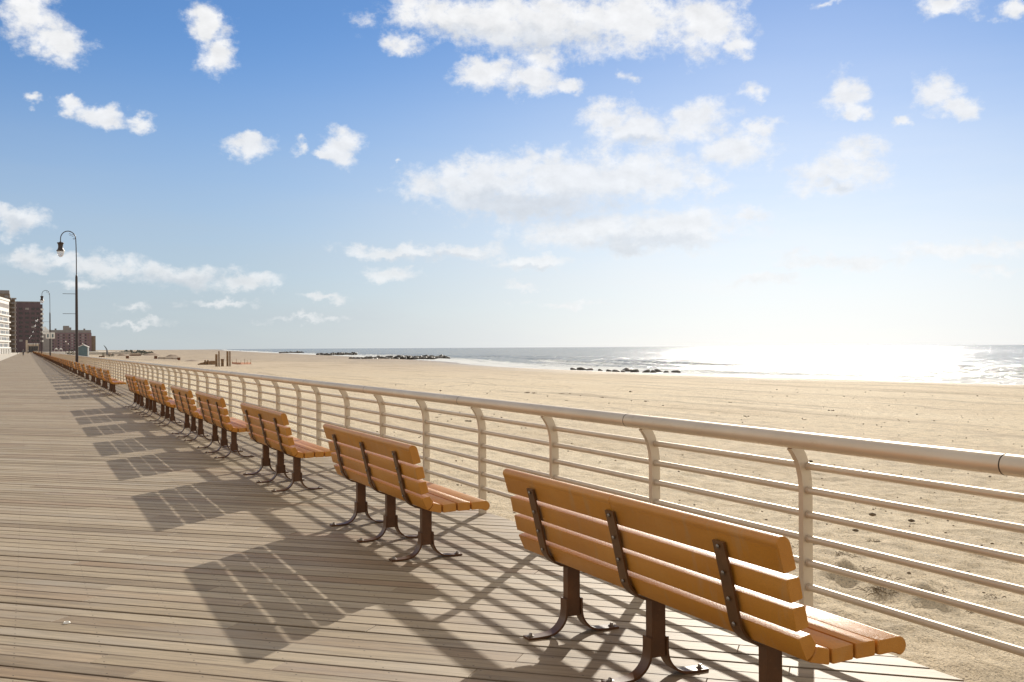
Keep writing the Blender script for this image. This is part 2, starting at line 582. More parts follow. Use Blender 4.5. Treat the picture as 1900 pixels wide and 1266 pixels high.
def build_deck():
    bm = bmesh.new()
    tint = bm.loops.layers.float_color.new('tint')
    uvl = bm.loops.layers.uv.new('grain')
    rnd = random.Random(3)
    ymin, ymax = -3.0, 730.0
    k0 = int((pn.x * XL + pn.y * ymin) / PITCH) - 2
    k1 = int((pn.x * XR + pn.y * ymax) / PITCH) + 2
    for k in range(k0, k1):
        w0 = k * PITCH
        gap = rnd.choice((0.007, 0.010, 0.013, 0.0165, 0.022))
        w1 = w0 + PITCH - gap
        wm = (w0 + w1) / 2
        ua, ub = (XL - pn.x * wm) / pd.x, (XR - pn.x * wm) / pd.x
        ymid = pn.y * wm
        near = ymid < 22
        # butt joints
        cuts = [ua]
        u = ua + rnd.uniform(0.8, 4.5)
        while u < ub - 0.8:
            cuts.append(u)
            u += rnd.uniform(2.2, 4.9)
        cuts.append(ub)
        for i in range(len(cuts) - 1):
            first, last = i == 0, i == len(cuts) - 2
            zt = rnd.uniform(-0.0015, 0.0015) if near else 0.0
            t = (rnd.random(), rnd.random(), rnd.random(), 1)
            uo, vo = rnd.uniform(0, 50), float(rnd.randint(0, 60))

            def P(w, e, z, dw=0.0, du=0.0):
                if e == 0:
                    uu = (XL - pn.x * w) / pd.x if first else cuts[i] + 0.0012
                    uu += du
                else:
                    uu = (XR - pn.x * w) / pd.x if last else cuts[i + 1] - 0.0012
                    uu -= du
                q = pn * (w + dw) + pd * uu
                return (q.x, q.y, z), (uu + uo, w + dw - w0 + vo)
            c = 0.002 if near else 0.0
            quads = []
            zb = -0.045
            A = [P(w0, 0, zt, c, c), P(w0, 1, zt, c, c), P(w1, 1, zt, -c, c), P(w1, 0, zt, -c, c)]
            B = [P(w0, 0, zt - c), P(w0, 1, zt - c), P(w1, 1, zt - c), P(w1, 0, zt - c)]
            D = [P(w0, 0, zb), P(w0, 1, zb), P(w1, 1, zb), P(w1, 0, zb)]
            va = [bm.verts.new(p[0]) for p in A]
            vd = [bm.verts.new(p[0]) for p in D]
            faces = [(va, A)]
            if near:
                vb = [bm.verts.new(p[0]) for p in B]
                for j in range(4):
                    jj = (j + 1) % 4
                    faces.append(([va[j], vb[j], vb[jj], va[jj]], [A[j], B[j], B[jj], A[jj]]))
                    faces.append(([vb[j], vd[j], vd[jj], vb[jj]], [B[j], D[j], D[jj], B[jj]]))
            else:
                for j in range(4):
                    jj = (j + 1) % 4
                    faces.append(([va[j], vd[j], vd[jj], va[jj]], [A[j], D[j], D[jj], A[jj]]))
            for vs, ps in faces:
                f = bm.faces.new(vs)
                for lp, p in zip(f.loops, ps):
                    lp[uvl].uv = p[1]
                    lp[tint] = t
    me = bpy.data.meshes.new('boardwalk')
    bmesh.ops.recalc_face_normals(bm, faces=bm.faces)
    bm.to_mesh(me)
    bm.free()
    o = link('boardwalk', me, M['deck'])
    o['kind'] = 'structure'
    o['label'] = 'weathered timber boardwalk laid in diagonal planks'
    b2 = bmesh.new()
    box(b2, XL + 0.02, XR - 0.02, ymin - 4, ymax + 4, -0.25, -0.05)  # solid dark sheet that paints the shade seen through the plank gaps
    obj('gap_shade_sheet', b2, M['under'], o)
    return o


build_deck()

# ------------------------------------------------------------------ benches (local axes: +x to the sea, y along the boardwalk, origin on the deck under the middle leg)
BL = 1.2
LEGY = (-0.846, 0.0, 0.846)


def bench_parts():
    """meshes of one bench, by part"""
    back, seat = bmesh.new(), bmesh.new()
    arc = [(-0.2445, 0.832), (-0.251, 0.846), (-0.2490, 0.860), (-0.239, 0.871), (-0.224, 0.8755), (-0.208, 0.872), (-0.195, 0.863), (-0.186, 0.848)]
    s1 = round_poly([(-0.217, 0.737)] + arc + [(-0.160, 0.750)], 0.007, 2)
    extrude_y(back, s1, -BL, -0.0012, 0.003)
    extrude_y(back, s1, 0.0012, BL, 0.003)
    s2 = [(-0.205, 0.714), (-0.146, 0.722), (-0.129, 0.640), (-0.188, 0.627)]
    s3 = [(-0.181, 0.607), (-0.121, 0.615), (-0.103, 0.534), (-0.162, 0.520)]
    s4 = [(-0.155, 0.494), (-0.096, 0.508), (-0.068, 0.466), (-0.084, 0.428), (-0.116, 0.408)]
    for s in (s2, s3, s4):
        extrude_y(back, round_poly(s, 0.006), -BL, BL)
    s5 = [(-0.066, 0.458), (-0.008, 0.443), (-0.008, 0.382), (-0.104, 0.404), (-0.082, 0.428)]
    s6 = [(0.003, 0.441), (0.104, 0.448), (0.106, 0.389), (0.005, 0.383)]
    s7 = [(0.117, 0.4475), (0.212, 0.449), (0.212, 0.389), (0.117, 0.388)]
    s8 = [(0.225, 0.4435), (0.332, 0.449), (0.351, 0.443), (0.364, 0.429), (0.369, 0.411), (0.364, 0.392), (0.350, 0.379), (0.336, 0.375), (0.314, 0.387),
          (0.290, 0.391), (0.225, 0.389)]
    for s in (s5, s6, s7, s8):
        extrude_y(seat, round_poly(s, 0.007), -BL, BL)
    straps, strap_bolts = [], []
    path = smooth_path([(-0.2475, 0.802), (-0.2305, 0.735), (-0.2035, 0.626), (-0.1755, 0.505), (-0.156, 0.446), (-0.110, 0.3985), (-0.058, 0.3785), (0.0, 0.3715), (0.12, 0.377),
                        (0.28, 0.379)], 5)
    bolts_at = [(-0.2475, 0.781), (-0.2235, 0.676), (-0.1985, 0.572), (-0.173, 0.470)]
    for y in LEGY:
        bm = bmesh.new()
        strip_y(bm, path, 0.011, y - 0.036, y + 0.036)
        straps.append(bm)
        heads = []
        for (a, z) in bolts_at:
            bb = bmesh.new()
            m4 = Matrix.Translation((a - 0.0055, y, z)) @ Matrix.Rotation(radians(-103), 4, 'Y')
            r = bmesh.ops.create_uvsphere(bb, u_segments=10, v_segments=6, radius=0.0095)
            for v in r['verts']:
                v.co = m4 @ Vector((v.co.x, v.co.y, v.co.z * 0.55))
            heads.append(bb)
        strap_bolts.append(heads)
    cols, feet, fbolts = [], [], []
    for y in LEGY:
        bm = bmesh.new()
        box(bm, -0.038, 0.038, y - 0.028, y + 0.028, 0.10, 0.372, 0.003)
        cols.append(bm)
        fs, bs = [], []
        for sgn in (-1, 1):
            c0 = 0.0
            p = smooth_path([(c0 + sgn * 0.0445, 0.195), (c0 + sgn * 0.045, 0.13), (c0 + sgn * 0.055, 0.082), (c0 + sgn * 0.086, 0.040),
                             (c0 + sgn * 0.132, 0.0145), (c0 + sgn * 0.190, 0.0075), (c0 + sgn * 0.277, 0.0065)], 5)
            f = bmesh.new()
            strip_y(f, p, 0.012, y - 0.0355, y + 0.0355)
            fs.append(f)
            b = bmesh.new()
            lathe(b, [(0.0, 0.031), (0.007, 0.030), (0.011, 0.025), (0.0115, 0.019), (0.02, 0.018), (0.02, 0.0128), (0, 0.0127)], 6, (c0 + sgn * 0.249, y, 0))
            bs.append(b)
        feet.append(fs)
        fbolts.append(bs)
    return back, seat, straps, strap_bolts, cols, feet, fbolts


def make_bench():
    root = thing('park_bench', 'tan slatted bench', 'bench')
    back, seat, straps, sb, cols, feet, fb = bench_parts()
    obj('backrest', back, M['bench'], root, True)
    obj('seat', seat, M['bench'], root, True)
    for a, b in zip(straps, sb):
        s = obj('strap', a, M['strap'], root, True)
        for h in b:
            obj('bolt', h, M['bolt'], s, True)
    for c, fs, bs in zip(cols, feet, fb):
        leg = obj('leg', c, M['leg'], root)
        for f in fs:
            obj('foot', f, M['leg'], leg, True)
        for b in bs:
            obj('bolt', b, M['bolt'], leg, True)
    return root


def bench_single():
    """the same bench as one mesh, for the ones too far off to show their parts"""
    back, seat, straps, sb, cols, feet, fb = bench_parts()
    big = bmesh.new()
    me0 = bpy.data.meshes.new('park_bench')
    parts = [(back, 0), (seat, 0)] + [(s, 1) for s in straps] + [(c, 1) for c in cols] + [(f, 1) for fs in feet for f in fs]
    for b, mi in parts:
        for f in b.faces:
            f.material_index = mi
        tmp = bpy.data.meshes.new('t')
        b.to_mesh(tmp)
        b.free()
        big.from_mesh(tmp)
        bpy.data.meshes.remove(tmp)
    for b in [x for hs in sb for x in hs] + [x for bs in fb for x in bs]:
        b.free()
    bmesh.ops.recalc_face_normals(big, faces=big.faces)
    big.to_mesh(me0)
    big.free()
    me0.materials.append(M['bench'])
    me0.materials.append(M['leg'])
    return me0


BX = 2.69
near_y = [4.237, 8.224, 12.376, 16.27, 19.41, 23.25, 26.56, 29.68]
near_lab = ['tan slatted bench nearest the camera, its front leg cut by the bottom edge',
            'second tan bench from the camera, standing alone between the nearest bench and the rest',
            'third tan bench from the camera, shown whole just behind the second',
            'fourth tan bench from the camera, right end of the five crowded together',
            'fifth tan bench from the camera, second of the five crowded together',
            'sixth tan bench from the camera, in the middle of the five crowded together',
            'seventh tan bench from the camera, fourth of the five crowded together',
            'eighth tan bench from the camera, last before the open gap in the row']
far_y = [39.07, 43.05, 47.4, 51.4, 56.4, 61.2]
y = 65.5
while y < 610:
    far_y.append(y)
    y += 4.2
    if 212 < y < 216.3:
        y += 7
far_words = ['first', 'second', 'third', 'fourth', 'fifth', 'sixth', 'seventh', 'eighth', 'ninth', 'tenth']
proto = make_bench()
proto.location = (BX, near_y[0], 0)
tag(proto, near_lab[0], 'bench', 'benches lined up along the railing')
for yy, lb in zip(near_y[1:], near_lab[1:]):
    c = copy_tree(proto)
    c.location = (BX + random.uniform(-0.012, 0.012), yy, 0)
    c.rotation_euler.z = random.uniform(-0.004, 0.004)
    c['label'] = lb
single = bench_single()
for i, yy in enumerate(far_y):
    if i < 10:
        c = copy_tree(proto)
        c['label'] = far_words[i] + ' brown bench after the open gap in the row, counting away from the camera'
    else:
        c = link('park_bench', single)
        tag(c, 'small brown bench in the far end of the row, seen end on', 'bench', 'far benches merging into one row')
    c.location = (BX + random.uniform(-0.02, 0.02), yy, 0)


# ------------------------------------------------------------------ railing
SEAM0, SEAMD = 3.19, 3.10


def build_railing():
    root = thing('railing', 'long cream painted steel railing with curved posts and six horizontal bars beside the beach', 'railing', (3.888, 0, 0))
    tx, tz, tr = -0.107, 1.051, 0.0465
    ya, yb = -1.5, 730.0
    bm = bmesh.new()
    tube(bm, [(tx, ya, tz), (tx, 8, tz), (tx, 30, tz), (tx, 120, tz), (tx, yb, tz)], tr, 28)
    top = obj('top_rail', bm, M['rail'], root, True)
    bm = bmesh.new()
    jy = SEAM0
    while jy < 60:
        tube(bm, [(tx, jy - 0.003, tz), (tx, jy + 0.003, tz)], tr + 0.0008, 28)
        jy += SEAMD
    obj('seam', bm, M['seam'], top, True)
    for k in range(6):
        z = 0.236 + 0.1328 * k
        bm = bmesh.new()
        tube(bm, [(0.002, ya, z), (0.002, 10, z), (0.002, 30, z), (0.002, 120, z), (0.002, yb, z)], 0.0195, 14)
        obj('bar', bm, M['rail'], root, True)
    ys = [1.49, 3.04, 4.591, 6.129, 7.639, 9.13, 10.663, 12.186, 13.731, 15.255, 16.48, 18.023, 19.569, 21.111, 22.696, 24.26]
    while ys[-1] < yb:
        ys.append(ys[-1] + (1.22 if len(ys) % 9 == 2 else 1.55))
    path = smooth_path([(0, -0.12), (0, 0.3), (0, 0.70), (-0.002, 0.80), (-0.012, 0.87), (-0.035, 0.94), (-0.066, 0.992), (-0.088, 1.018)], 4)
    ws = [0.066] * len(path)
    bm = bmesh.new()
    strip_y(bm, path, ws, -0.019, 0.019)
    bmesh.ops.bevel(bm, geom=[e for e in bm.edges if len(e.link_faces) == 2 and e.calc_face_angle(0) > 1.2], offset=0.006, segments=2, affect='EDGES')
    for k in range(6):   # collars where the bars pass
        z = 0.236 + 0.1328 * k
        tube(bm, [(0.002, -0.034, z), (0.002, -0.02, z)], 0.0225, 12)
        tube(bm, [(0.002, 0.02, z), (0.002, 0.034, z)], 0.0225, 12)
    first = obj('post', bm, M['rail'], root, True)
    first.location = (0, ys[0], 0)
    for yy in ys[1:100]:
        c = first.copy()
        COL.objects.link(c)
        c.parent = root
        c.location = (0, yy, 0)
    bm = bmesh.new()
    for yy in ys[100:]:
        box(bm, -0.033, 0.033, yy - 0.019, yy + 0.019, -0.1, 0.93)
    far = obj('post_run', bm, M['rail'], root)
    far['kind'] = 'stuff'
    # marker scribbles on two bars at the near end
    bm = bmesh.new()
    for (yy, zz, pts) in ((3.05, 0.3688, [(-0.014, 0.012), (0.0, -0.012), (0.016, 0.013)]),
                          (3.10, 0.5016, [(-0.02, 0.014), (-0.008, -0.004), (0.004, 0.012), (0.006, -0.010), (0.02, -0.014)])):
        def onbar(a, z):
            an = z / 0.0195
            return Vector((0.002 - 0.0200 * cos(an), yy - a, zz + 0.0200 * sin(an)))
        tube(bm, [onbar(*p) for p in pts], 0.0022, 5)
    obj('scribble', bm, M['ink'], root)


build_railing()


# ------------------------------------------------------------------ beach and sea
def shore(y):
    """distance of the waterline from the viewer's axis"""
    tab = [(-400, 92), (0, 87), (67, 82), (111, 77), (189, 81.5), (263, 102), (448, 131), (1108, 219), (3000, 500), (7000, 1150), (30000, 4200)]
    for (a, b), (c, d) in zip(tab, tab[1:]):
        if y <= c:
            t = max(0.0, (y - a) / (c - a))
            return b + (d - b) * t
    return tab[-1][1]


def sh(y):
    w = 4 + abs(y) * 0.08
    return (shore(y - w) + 2 * shore(y) + shore(y + w)) / 4


SEA = -2.1


def sand_z(x, y, xs):
    s = x - xs
    if s > -8:
        z = -1.72 + (s + 8) * (-0.38 / 8) if s < 0 else SEA - s * 0.06
    else:
        t = (x - XR) / max(xs - 8 - XR, 1)
        z = -0.13 - 0.35 * min(1, (x - XR) / 7.0) - 1.24 * t ** 0.9
        if y > 140:
            f = min(1.0, (y - 140) / 160) * min(1.0, (x - XR) / 25)
            z -= 0.95 * f * (1 - t)
    return z


def lines(a, fine_to, step, grow, end):
    out = [a]
    d = step
    while out[-1] < end:
        if out[-1] > fine_to:
            d *= grow
        out.append(min(end, out[-1] + d))
    return out


def build_sand():
    us = lines(0.0, 9.0, 0.05, 1.035, 80.0)      # metres from the deck's edge while small, stretched to the waterline beyond
    ysl = lines(-8.0, 1.0, 0.35, 1.0, 1.5)
    ysl += lines(1.62, 12.0, 0.06, 1.035, 7000.0)
    verts, faces = [], []
    nx, ny = len(us), len(ysl)
    for yv in ysl:
        xs = sh(yv)
        k = (xs + 40 - XR) / 80.0 - 1
        for u in us:
            f = max(0.0, (u - 12) / 68.0)
            x = XR + u * (1 + k * f)
            z = sand_z(x, yv, xs)
            d = hypot(x, yv)
            if x < xs + 4 and d < 500:
                e = min(1.0, max(0.0, (x - XR) / 0.5))
                b = 0.05 * fbm(x * 0.35, yv * 0.22, 1.0, 3) + 0.07 * fbm(x * 0.07, yv * 0.03, 5.0, 3)
                if d < 60:
                    q = 1 if d < 25 else (60 - d) / 35
                    b += q * (0.034 * fbm(x * 2.0, yv * 2.0, 2.0, 4) + 0.017 * fbm(x * 8, yv * 8, 3.0, 3))
                    # hummocks of blown sand that hold weed near the railing
                    for hx, hy, hr, hh in HUM:
                        dd = hypot(x - hx, (yv - hy) * 0.8)
                        if dd < hr * 2:
                            b += hh * math.exp(-(dd / hr) ** 2 * 2)
                fade = min(1.0, max(0.1, (xs - x) / 25)) if x < xs else 0.1
                z += e * b * (1.3 if fade > 0.5 else fade)
            for mx, my, rx, ry, mh in MOUNDS:
                dd = ((x - mx) / rx) ** 2 + ((yv - my) / ry) ** 2
                if dd < 4:
                    z += mh * math.exp(-dd * 1.6) * (1 + 0.25 * fbm(x * 0.25, yv * 0.1, 9, 3))
            verts.append((x, yv, z))
    for j in range(ny - 1):
        for i in range(nx - 1):
            a = j * nx + i
            faces.append((a, a + 1, a + nx + 1, a + nx))
    me = bpy.data.meshes.new('beach_sand')
    me.from_pydata(verts, [], faces)
    me.polygons.foreach_set('use_smooth', [True] * len(faces))
    o = link('beach', me, M['sand'])
    o['kind'] = 'structure'
    o['label'] = 'wide tan sand beach between the boardwalk and the sea'


HUM = []
for (u, v, r, h) in ((1575, 1085, 0.22, 0.10), (1640, 1110, 0.2, 0.08), (1715, 1130, 0.25, 0.10), (1690, 1155, 0.2, 0.04), (1520, 1040, 0.2, 0.035), (1800, 1180, 0.25, 0.03)):
    q = ray(u, v)
    t = (EYE + 0.25) / -q.z
    HUM.append((q.x * t, q.y * t, r, h))
MOUNDS = []
build_sand()


def build_sea():
    ss = lines(-14.0, 46.0, 0.55, 1.06, 30000.0)
    ysl = [-300, -200, -120, -60, -20]
    ysl += lines(0.0, 330.0, 1.5, 1.05, 40000.0)
    verts, foam, faces = [], [], []
    nx, ny = len(ss), len(ysl)
    rows = ((2.5, 0.10, 3.0, 0.9), (9.0, 0.30, 2.6, 0.8), (17.0, 0.42, 2.4, 0.62), (27.0, 0.5, 2.6, 0.5), (41.0, 0.55, 3.0, 0.40), (60, 0.5, 4.0, 0.2))
    for yv in ysl:
        xs = sh(yv)
        for s in ss:
            wob = 2.4 * noise.noise(Vector((yv * 0.02, s * 0.012, 3))) * (1 + s * 0.02)
            z, fo = SEA, 0.0
            if s < 400:
                z += 0.10 * noise.noise(Vector((s * 0.25, yv * 0.06, 1))) + 0.05 * noise.noise(Vector((s * 0.8, yv * 0.3, 2)))
                for c, h, w, fw in rows:
                    cc = c + wob + 1.8 * noise.noise(Vector((yv * 0.035, c, 7)))
                    amp = 0.45 + 0.9 * noise.noise(Vector((yv * 0.013, c * 3.1, 11)))
                    amp = max(0.0, min(1.2, amp + 0.25))
                    dlt = s - cc
                    ww = w * (0.45 if dlt < 0 else 1.6)
                    e = math.exp(-(dlt / ww) ** 2)
                    z += h * amp * e
                    # broken water on the shoreward side of each crest
                    ef = math.exp(-((dlt + w * 0.8) / (w * 1.25)) ** 2)
                    fo = max(fo, ef * fw * (0.45 + 0.75 * amp))
                if s < 20:
                    fo = max(fo, 0.66 * math.exp(-((s - 5) / 13) ** 2))
                if s > 12:
                    fo = max(fo, 0.33 * math.exp(-((s - 70) / 90) ** 2))
            verts.append((xs + s, yv, z))
            foam.append(fo)
    for j in range(ny - 1):
        for i in range(nx - 1):
            a = j * nx + i
            faces.append((a, a + 1, a + nx + 1, a + nx))
    me = bpy.data.meshes.new('sea')
    me.from_pydata(verts, [], faces)
    me.polygons.foreach_set('use_smooth', [True] * len(faces))
    at_ = me.attributes.new('foam', 'FLOAT', 'POINT')
    at_.data.foreach_set('value', foam)
    o = link('sea', me, M['sea'])
    o['kind'] = 'structure'
    o['label'] = 'grey green sea with breakers and sun glitter'


build_sea()

# land on the town side and beyond the end of the boardwalk
bm = bmesh.new()
box(bm, -4000, XL - 0.02, -60, 9000, -1.2, -0.30)
struct('ground', bm, M['ground'])
bm = bmesh.new()
box(bm, -26, XL - 0.03, -20, 735, -0.28, -0.015)
struct('plaza', bm, M['plaza'])
bm = bmesh.new()
box(bm, XL, 62, 735, 1300, -1.4, 0.0)
struct('pavement', bm, M['plaza'])


# ------------------------------------------------------------------ things on the beach
def sand_at(x, y):
    return sand_z(x, y, sh(y))


def ground_hit(u, v):
    """where the ray through photo pixel (u, v) meets the beach"""
    q = ray(u, v)
    t = (EYE + 0.5) / -q.z
    for _ in range(40):
        zz = sand_at(q.x * t, q.y * t)
        t = 0.5 * t + 0.5 * (EYE - zz) / -q.z
    return q.x * t, q.y * t, sand_at(q.x * t, q.y * t)


def rock_bm(bm, c, r, seed, flat=0.7):
    rr = random.Random(seed)
    q = bmesh.ops.create_icosphere(bm, subdivisions=2, radius=1.0)
    off = Vector((rr.uniform(-50, 50), rr.uniform(-50, 50), rr.uniform(-50, 50)))
    rot = Matrix.Rotation(rr.uniform(0, 6.3), 3, 'Z') @ Matrix.Rotation(rr.uniform(-0.5, 0.5), 3, 'X')
    sx, sy = rr.uniform(0.8, 1.3), rr.uniform(0.8, 1.3)
    for v in q['verts']:
        p = v.co.copy()
        p = p * (1 + 0.45 * noise.noise(p * 1.1 + off) + 0.2 * noise.noise(p * 2.6 + off))
        p = Vector((max(-0.85, min(0.85, p.x)) * sx, max(-0.85, min(0.85, p.y)) * sy, max(-0.8, min(0.8, p.z)) * flat))
        v.co = rot @ p * r + Vector(c)


def jetty(x0, x1, y, top, n, label, seed):
    root_bm = bmesh.new()
    rr = random.Random(seed)
    for i in range(n):
        t = (i + rr.random()) / n
        side = rr.uniform(-1, 1)
        lay = 1 - abs(side)
        r = rr.uniform(0.5, 1.05)
        rock_bm(root_bm, (x0 + (x1 - x0) * t, y + side * 4.2, SEA + 0.1 + (top * lay) * (0.55 + 0.45 * min(1, t * 3)) * rr.uniform(0.6, 1.05)), r, seed * 100 + i)
    o = obj('rock_jetty', root_bm, M['rock'])
    return tag(o, label, 'jetty', 'rock jetties running into the sea')


jetty(at_y(652, 318), at_y(826, 318), 318, 0.8, 170, 'nearest and widest dark rock jetty with surf breaking over its sea end', 3)
jetty(at_y(588, 551), at_y(660, 551), 551, 1.1, 80, 'shorter dark rock jetty behind the wide one, nearer the horizon', 4)
jetty(at_y(520, 850), at_y(562, 850), 850, 1.2, 50, 'farthest jetty, a thin dark line of rock just under the horizon', 5)

rr = random.Random(12)
shore_rocks = [(1064, 684.5, 0.5), (1080, 685.5, 0.75), (1094, 686, 0.55), (1114, 687, 0.5), (1130, 688, 0.6), (1143, 688.5, 0.6), (1156, 689, 0.45), (1166, 688, 0.75),
               (1178, 689, 0.65), (1199, 689.5, 0.6), (1212, 690, 0.55), (1222, 689, 0.6), (1236, 690, 0.5), (1254, 689.5, 0.6)]
for i, (u, v, r) in enumerate(shore_rocks):
    q = ray(u, v)
    t = (EYE - SEA - 0.15) / -q.z
    bm = bmesh.new()
    rock_bm(bm, (0, 0, -0.05), r * rr.uniform(0.8, 1.2), 500 + i, 0.6)
    o = obj('shore_rock', bm, M['rock'])
    o.location = (q.x * t, q.y * t, SEA + 0.1)
    lab = 'dark wet rock in the broken row at the edge of the surf'
    if i == 0:
        lab = 'leftmost dark rock of the broken row at the edge of the surf'
    elif i == len(shore_rocks) - 1:
        lab = 'rightmost dark rock of the broken row at the edge of the surf'
    else:
        lab = ('second', 'third', 'fourth', 'fifth', 'sixth', 'seventh', 'eighth', 'ninth', 'tenth', 'eleventh', 'twelfth', 'thirteenth')[i - 1] + \
            ' dark rock from the left in the broken row at the edge of the surf'
    tag(o, lab, 'rock', 'dark rocks at the waterline')


def pile_post(bm, x, y, z, r, h):
    tube(bm, [(x, y, z - 0.4), (x, y, z + h * 0.5), (x, y, z + h - 0.02), (x, y, z + h)], [r, r * 0.97, r * 0.95, r * 0.85], 12)


def timber_post(u, vb, vt, wpx, label, mat='timber', group='timber posts on the beach'):
    x, y, z = ground_hit(u, vb)
    t = x * st + y * ct
    bm = bmesh.new()
    pile_post(bm, 0, 0, 0, wpx / FPX * t / 2, (vb - vt) / FPX * t)
    o = obj('timber_post', bm, M[mat], None, True)
    o.location = (x, y, z)
    return tag(o, label, 'post', group)


M['mound'] = simple_mat('shade_toned_sand', (0.30, 0.225, 0.165), 0.9, 0.2, 1.5, bmp=0.5, bscale=6)  # dark tone puts the shade of the backlit mounds into the sand colour


def mound(u, v, wpx, hpx, label, i):
    x, y, z = ground_hit(u, v)
    t = x * st + y * ct
    w, h = wpx / FPX * t / 2, hpx / FPX * t
    bm = bmesh.new()
    n, m = 28, 8
    rings = []
    for a in range(m + 1):
        f = a / m
        ring = []
        for k in range(n):
            an = 2 * pi * k / n
            rr_ = f * (1 + 0.22 * noise.noise(Vector((cos(an) * 1.4, sin(an) * 1.4, i * 3.7))))
            hh = h * (0.5 + 0.5 * cos(pi * min(1, f))) * (1 + 0.3 * noise.noise(Vector((cos(an) * f * 2, sin(an) * f * 2, i * 5.1)))) - 0.1
            ring.append(bm.verts.new((cos(an) * rr_ * w, sin(an) * rr_ * w * 1.5, hh)))
        rings.append(ring)
    for p, q in zip(rings, rings[1:]):
        for k in range(n):
            bm.faces.new((p[k], p[(k + 1) % n], q[(k + 1) % n], q[k]))
    bmesh.ops.remove_doubles(bm, verts=bm.verts, dist=0.001)
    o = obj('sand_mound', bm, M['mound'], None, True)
    o.location = (x, y, z)
    tag(o, label, 'sand mound', 'dark sand mounds on the beach')


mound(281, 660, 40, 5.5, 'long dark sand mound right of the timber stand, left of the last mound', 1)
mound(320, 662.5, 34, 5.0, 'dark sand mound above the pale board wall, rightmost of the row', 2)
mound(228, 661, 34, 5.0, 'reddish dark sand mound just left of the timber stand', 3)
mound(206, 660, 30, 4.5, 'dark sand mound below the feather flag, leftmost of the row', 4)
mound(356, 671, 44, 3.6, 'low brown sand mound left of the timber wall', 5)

timber_post(401.6, 680, 657.5, 4.6, 'leftmost brown timber post of the cluster, slightly shorter than its neighbour')
timber_post(406.4, 680, 652, 2.8, 'thin tall timber post close beside the leftmost one')
timber_post(422.2, 680, 652, 4.0, 'thick tall timber post, left of the close pair on the right')
timber_post(426.7, 680, 652, 2.8, 'thin timber post, right of the close pair on the right')


def flat_box(name, u, vb, vt, wpx, depth, mat, label, cat, extra=None, group=None):
    x, y, z = ground_hit(u, vb)
    t = x * st + y * ct
    w, h = wpx / FPX * t, (vb - vt) / FPX * t
    root = thing(name, label, cat, (x, y, z), -TH * 0.3, group)
    bm = bmesh.new()
    box(bm, -w / 2, w / 2, -depth / 2, depth / 2, -0.3, h, min(0.03, w * 0.04))
    obj('body', bm, M[mat], root)
    bm = bmesh.new()
    box(bm, -w / 2 - 0.04, w / 2 + 0.04, -depth / 2 - 0.04, depth / 2 + 0.04, h - 0.002, h + min(0.09, h * 0.2), 0.01)
    obj('lid', bm, M['timber' if mat != 'timber' else 'rust'], root)
    return root


flat_box('wooden_stump', 412.7, 680, 667.6, 5.0, 0.35, 'timber', 'short square timber stump with cap between the post pairs', 'post')
# low timber bulkhead
xa, ya_, za = ground_hit(367, 677.5)
xb, yb_, zb = ground_hit(399, 677.5)
root = thing('timber_bulkhead', 'low brown timber wall half buried in sand left of the tall posts', 'wall', (xa, ya_, za), atan2(yb_ - ya_, xb - xa))
Lw = hypot(xb - xa, yb_ - ya_)
bm = bmesh.new()
for k in range(14):
    x0 = Lw * k / 14
    hh = 0.62 * min(1, 0.35 + k * 0.09) + random.uniform(-0.03, 0.03)
    box(bm, x0, x0 + Lw / 14 - 0.015, -0.05, 0.05, -0.3, hh)
obj('plank_wall', bm, M['timber'], root)
for f in (0.36, 0.52):
    bm = bmesh.new()
    box(bm, Lw * f, Lw * f + 0.2, -0.22, -0.06, -0.3, 0.78, 0.01)
    obj('post', bm, M['timber'], root)
bx = [(189, 663, 661, 10, 'flat dark board lying on the sand just beyond the railing'),
      (236.5, 665.5, 661, 5.5, 'rust brown box casting a long shadow on the sand, leftmost of the three boxes'),
      (289, 666, 661.2, 5.5, 'rust brown box on the sand at the left end of the pale board wall'),
      (332, 668.5, 664, 5, 'rust brown box on the sand at the right end of the pale board wall')]
for u, vb, vt, w, lab in bx:
    flat_box('storage_box', u, vb, vt, w, 0.8, 'rust', lab, 'box', group='brown boxes on the sand')
# pale board wall between two boxes
xa, ya_, za = ground_hit(293, 666)
xb, yb_, zb = ground_hit(331, 667)
root = thing('board_wall', 'low pale pinkish board wall between two brown boxes on the sand', 'wall', (xa, ya_, za), atan2(yb_ - ya_, xb - xa))
Lw = hypot(xb - xa, yb_ - ya_)
bm = bmesh.new()
box(bm, 0.1, Lw - 0.1, -0.04, 0.04, -0.2, 0.55, 0.01)
obj('board', bm, M['palewood'], root)
for f in (0.33, 0.72, 0.97):
    bm = bmesh.new()
    box(bm, Lw * f - 0.06, Lw * f + 0.06, -0.16, -0.045, -0.2, 0.62, 0.01)
    obj('post', bm, M['rust'], root)
# timber frame beyond the dunes
x, y, z = ground_hit(250, 660.5)
root = thing('timber_stand', 'two dark posts joined by a pale board, standing among the low dunes', 'stand', (x, y, z))
s_ = (x * st + y * ct) / FPX
for dx_ in (-6.5, 0):
    bm = bmesh.new()
    box(bm, dx_ * s_ - 0.09, dx_ * s_ + 0.09, -0.09, 0.09, -0.4, 10 * s_, 0.01)
    obj('post', bm, M['timber'], root)
bm = bmesh.new()
box(bm, -8 * s_, 9.5 * s_, -0.3, -0.10, 2.6 * s_, 5 * s_, 0.01)
obj('board', bm, M['palewood'], root)
bm = bmesh.new()
box(bm, -10.5 * s_, 11 * s_, -0.6, -0.31, 0, 2.4 * s_, 0.01)
obj('step', bm, M['rust'], root)

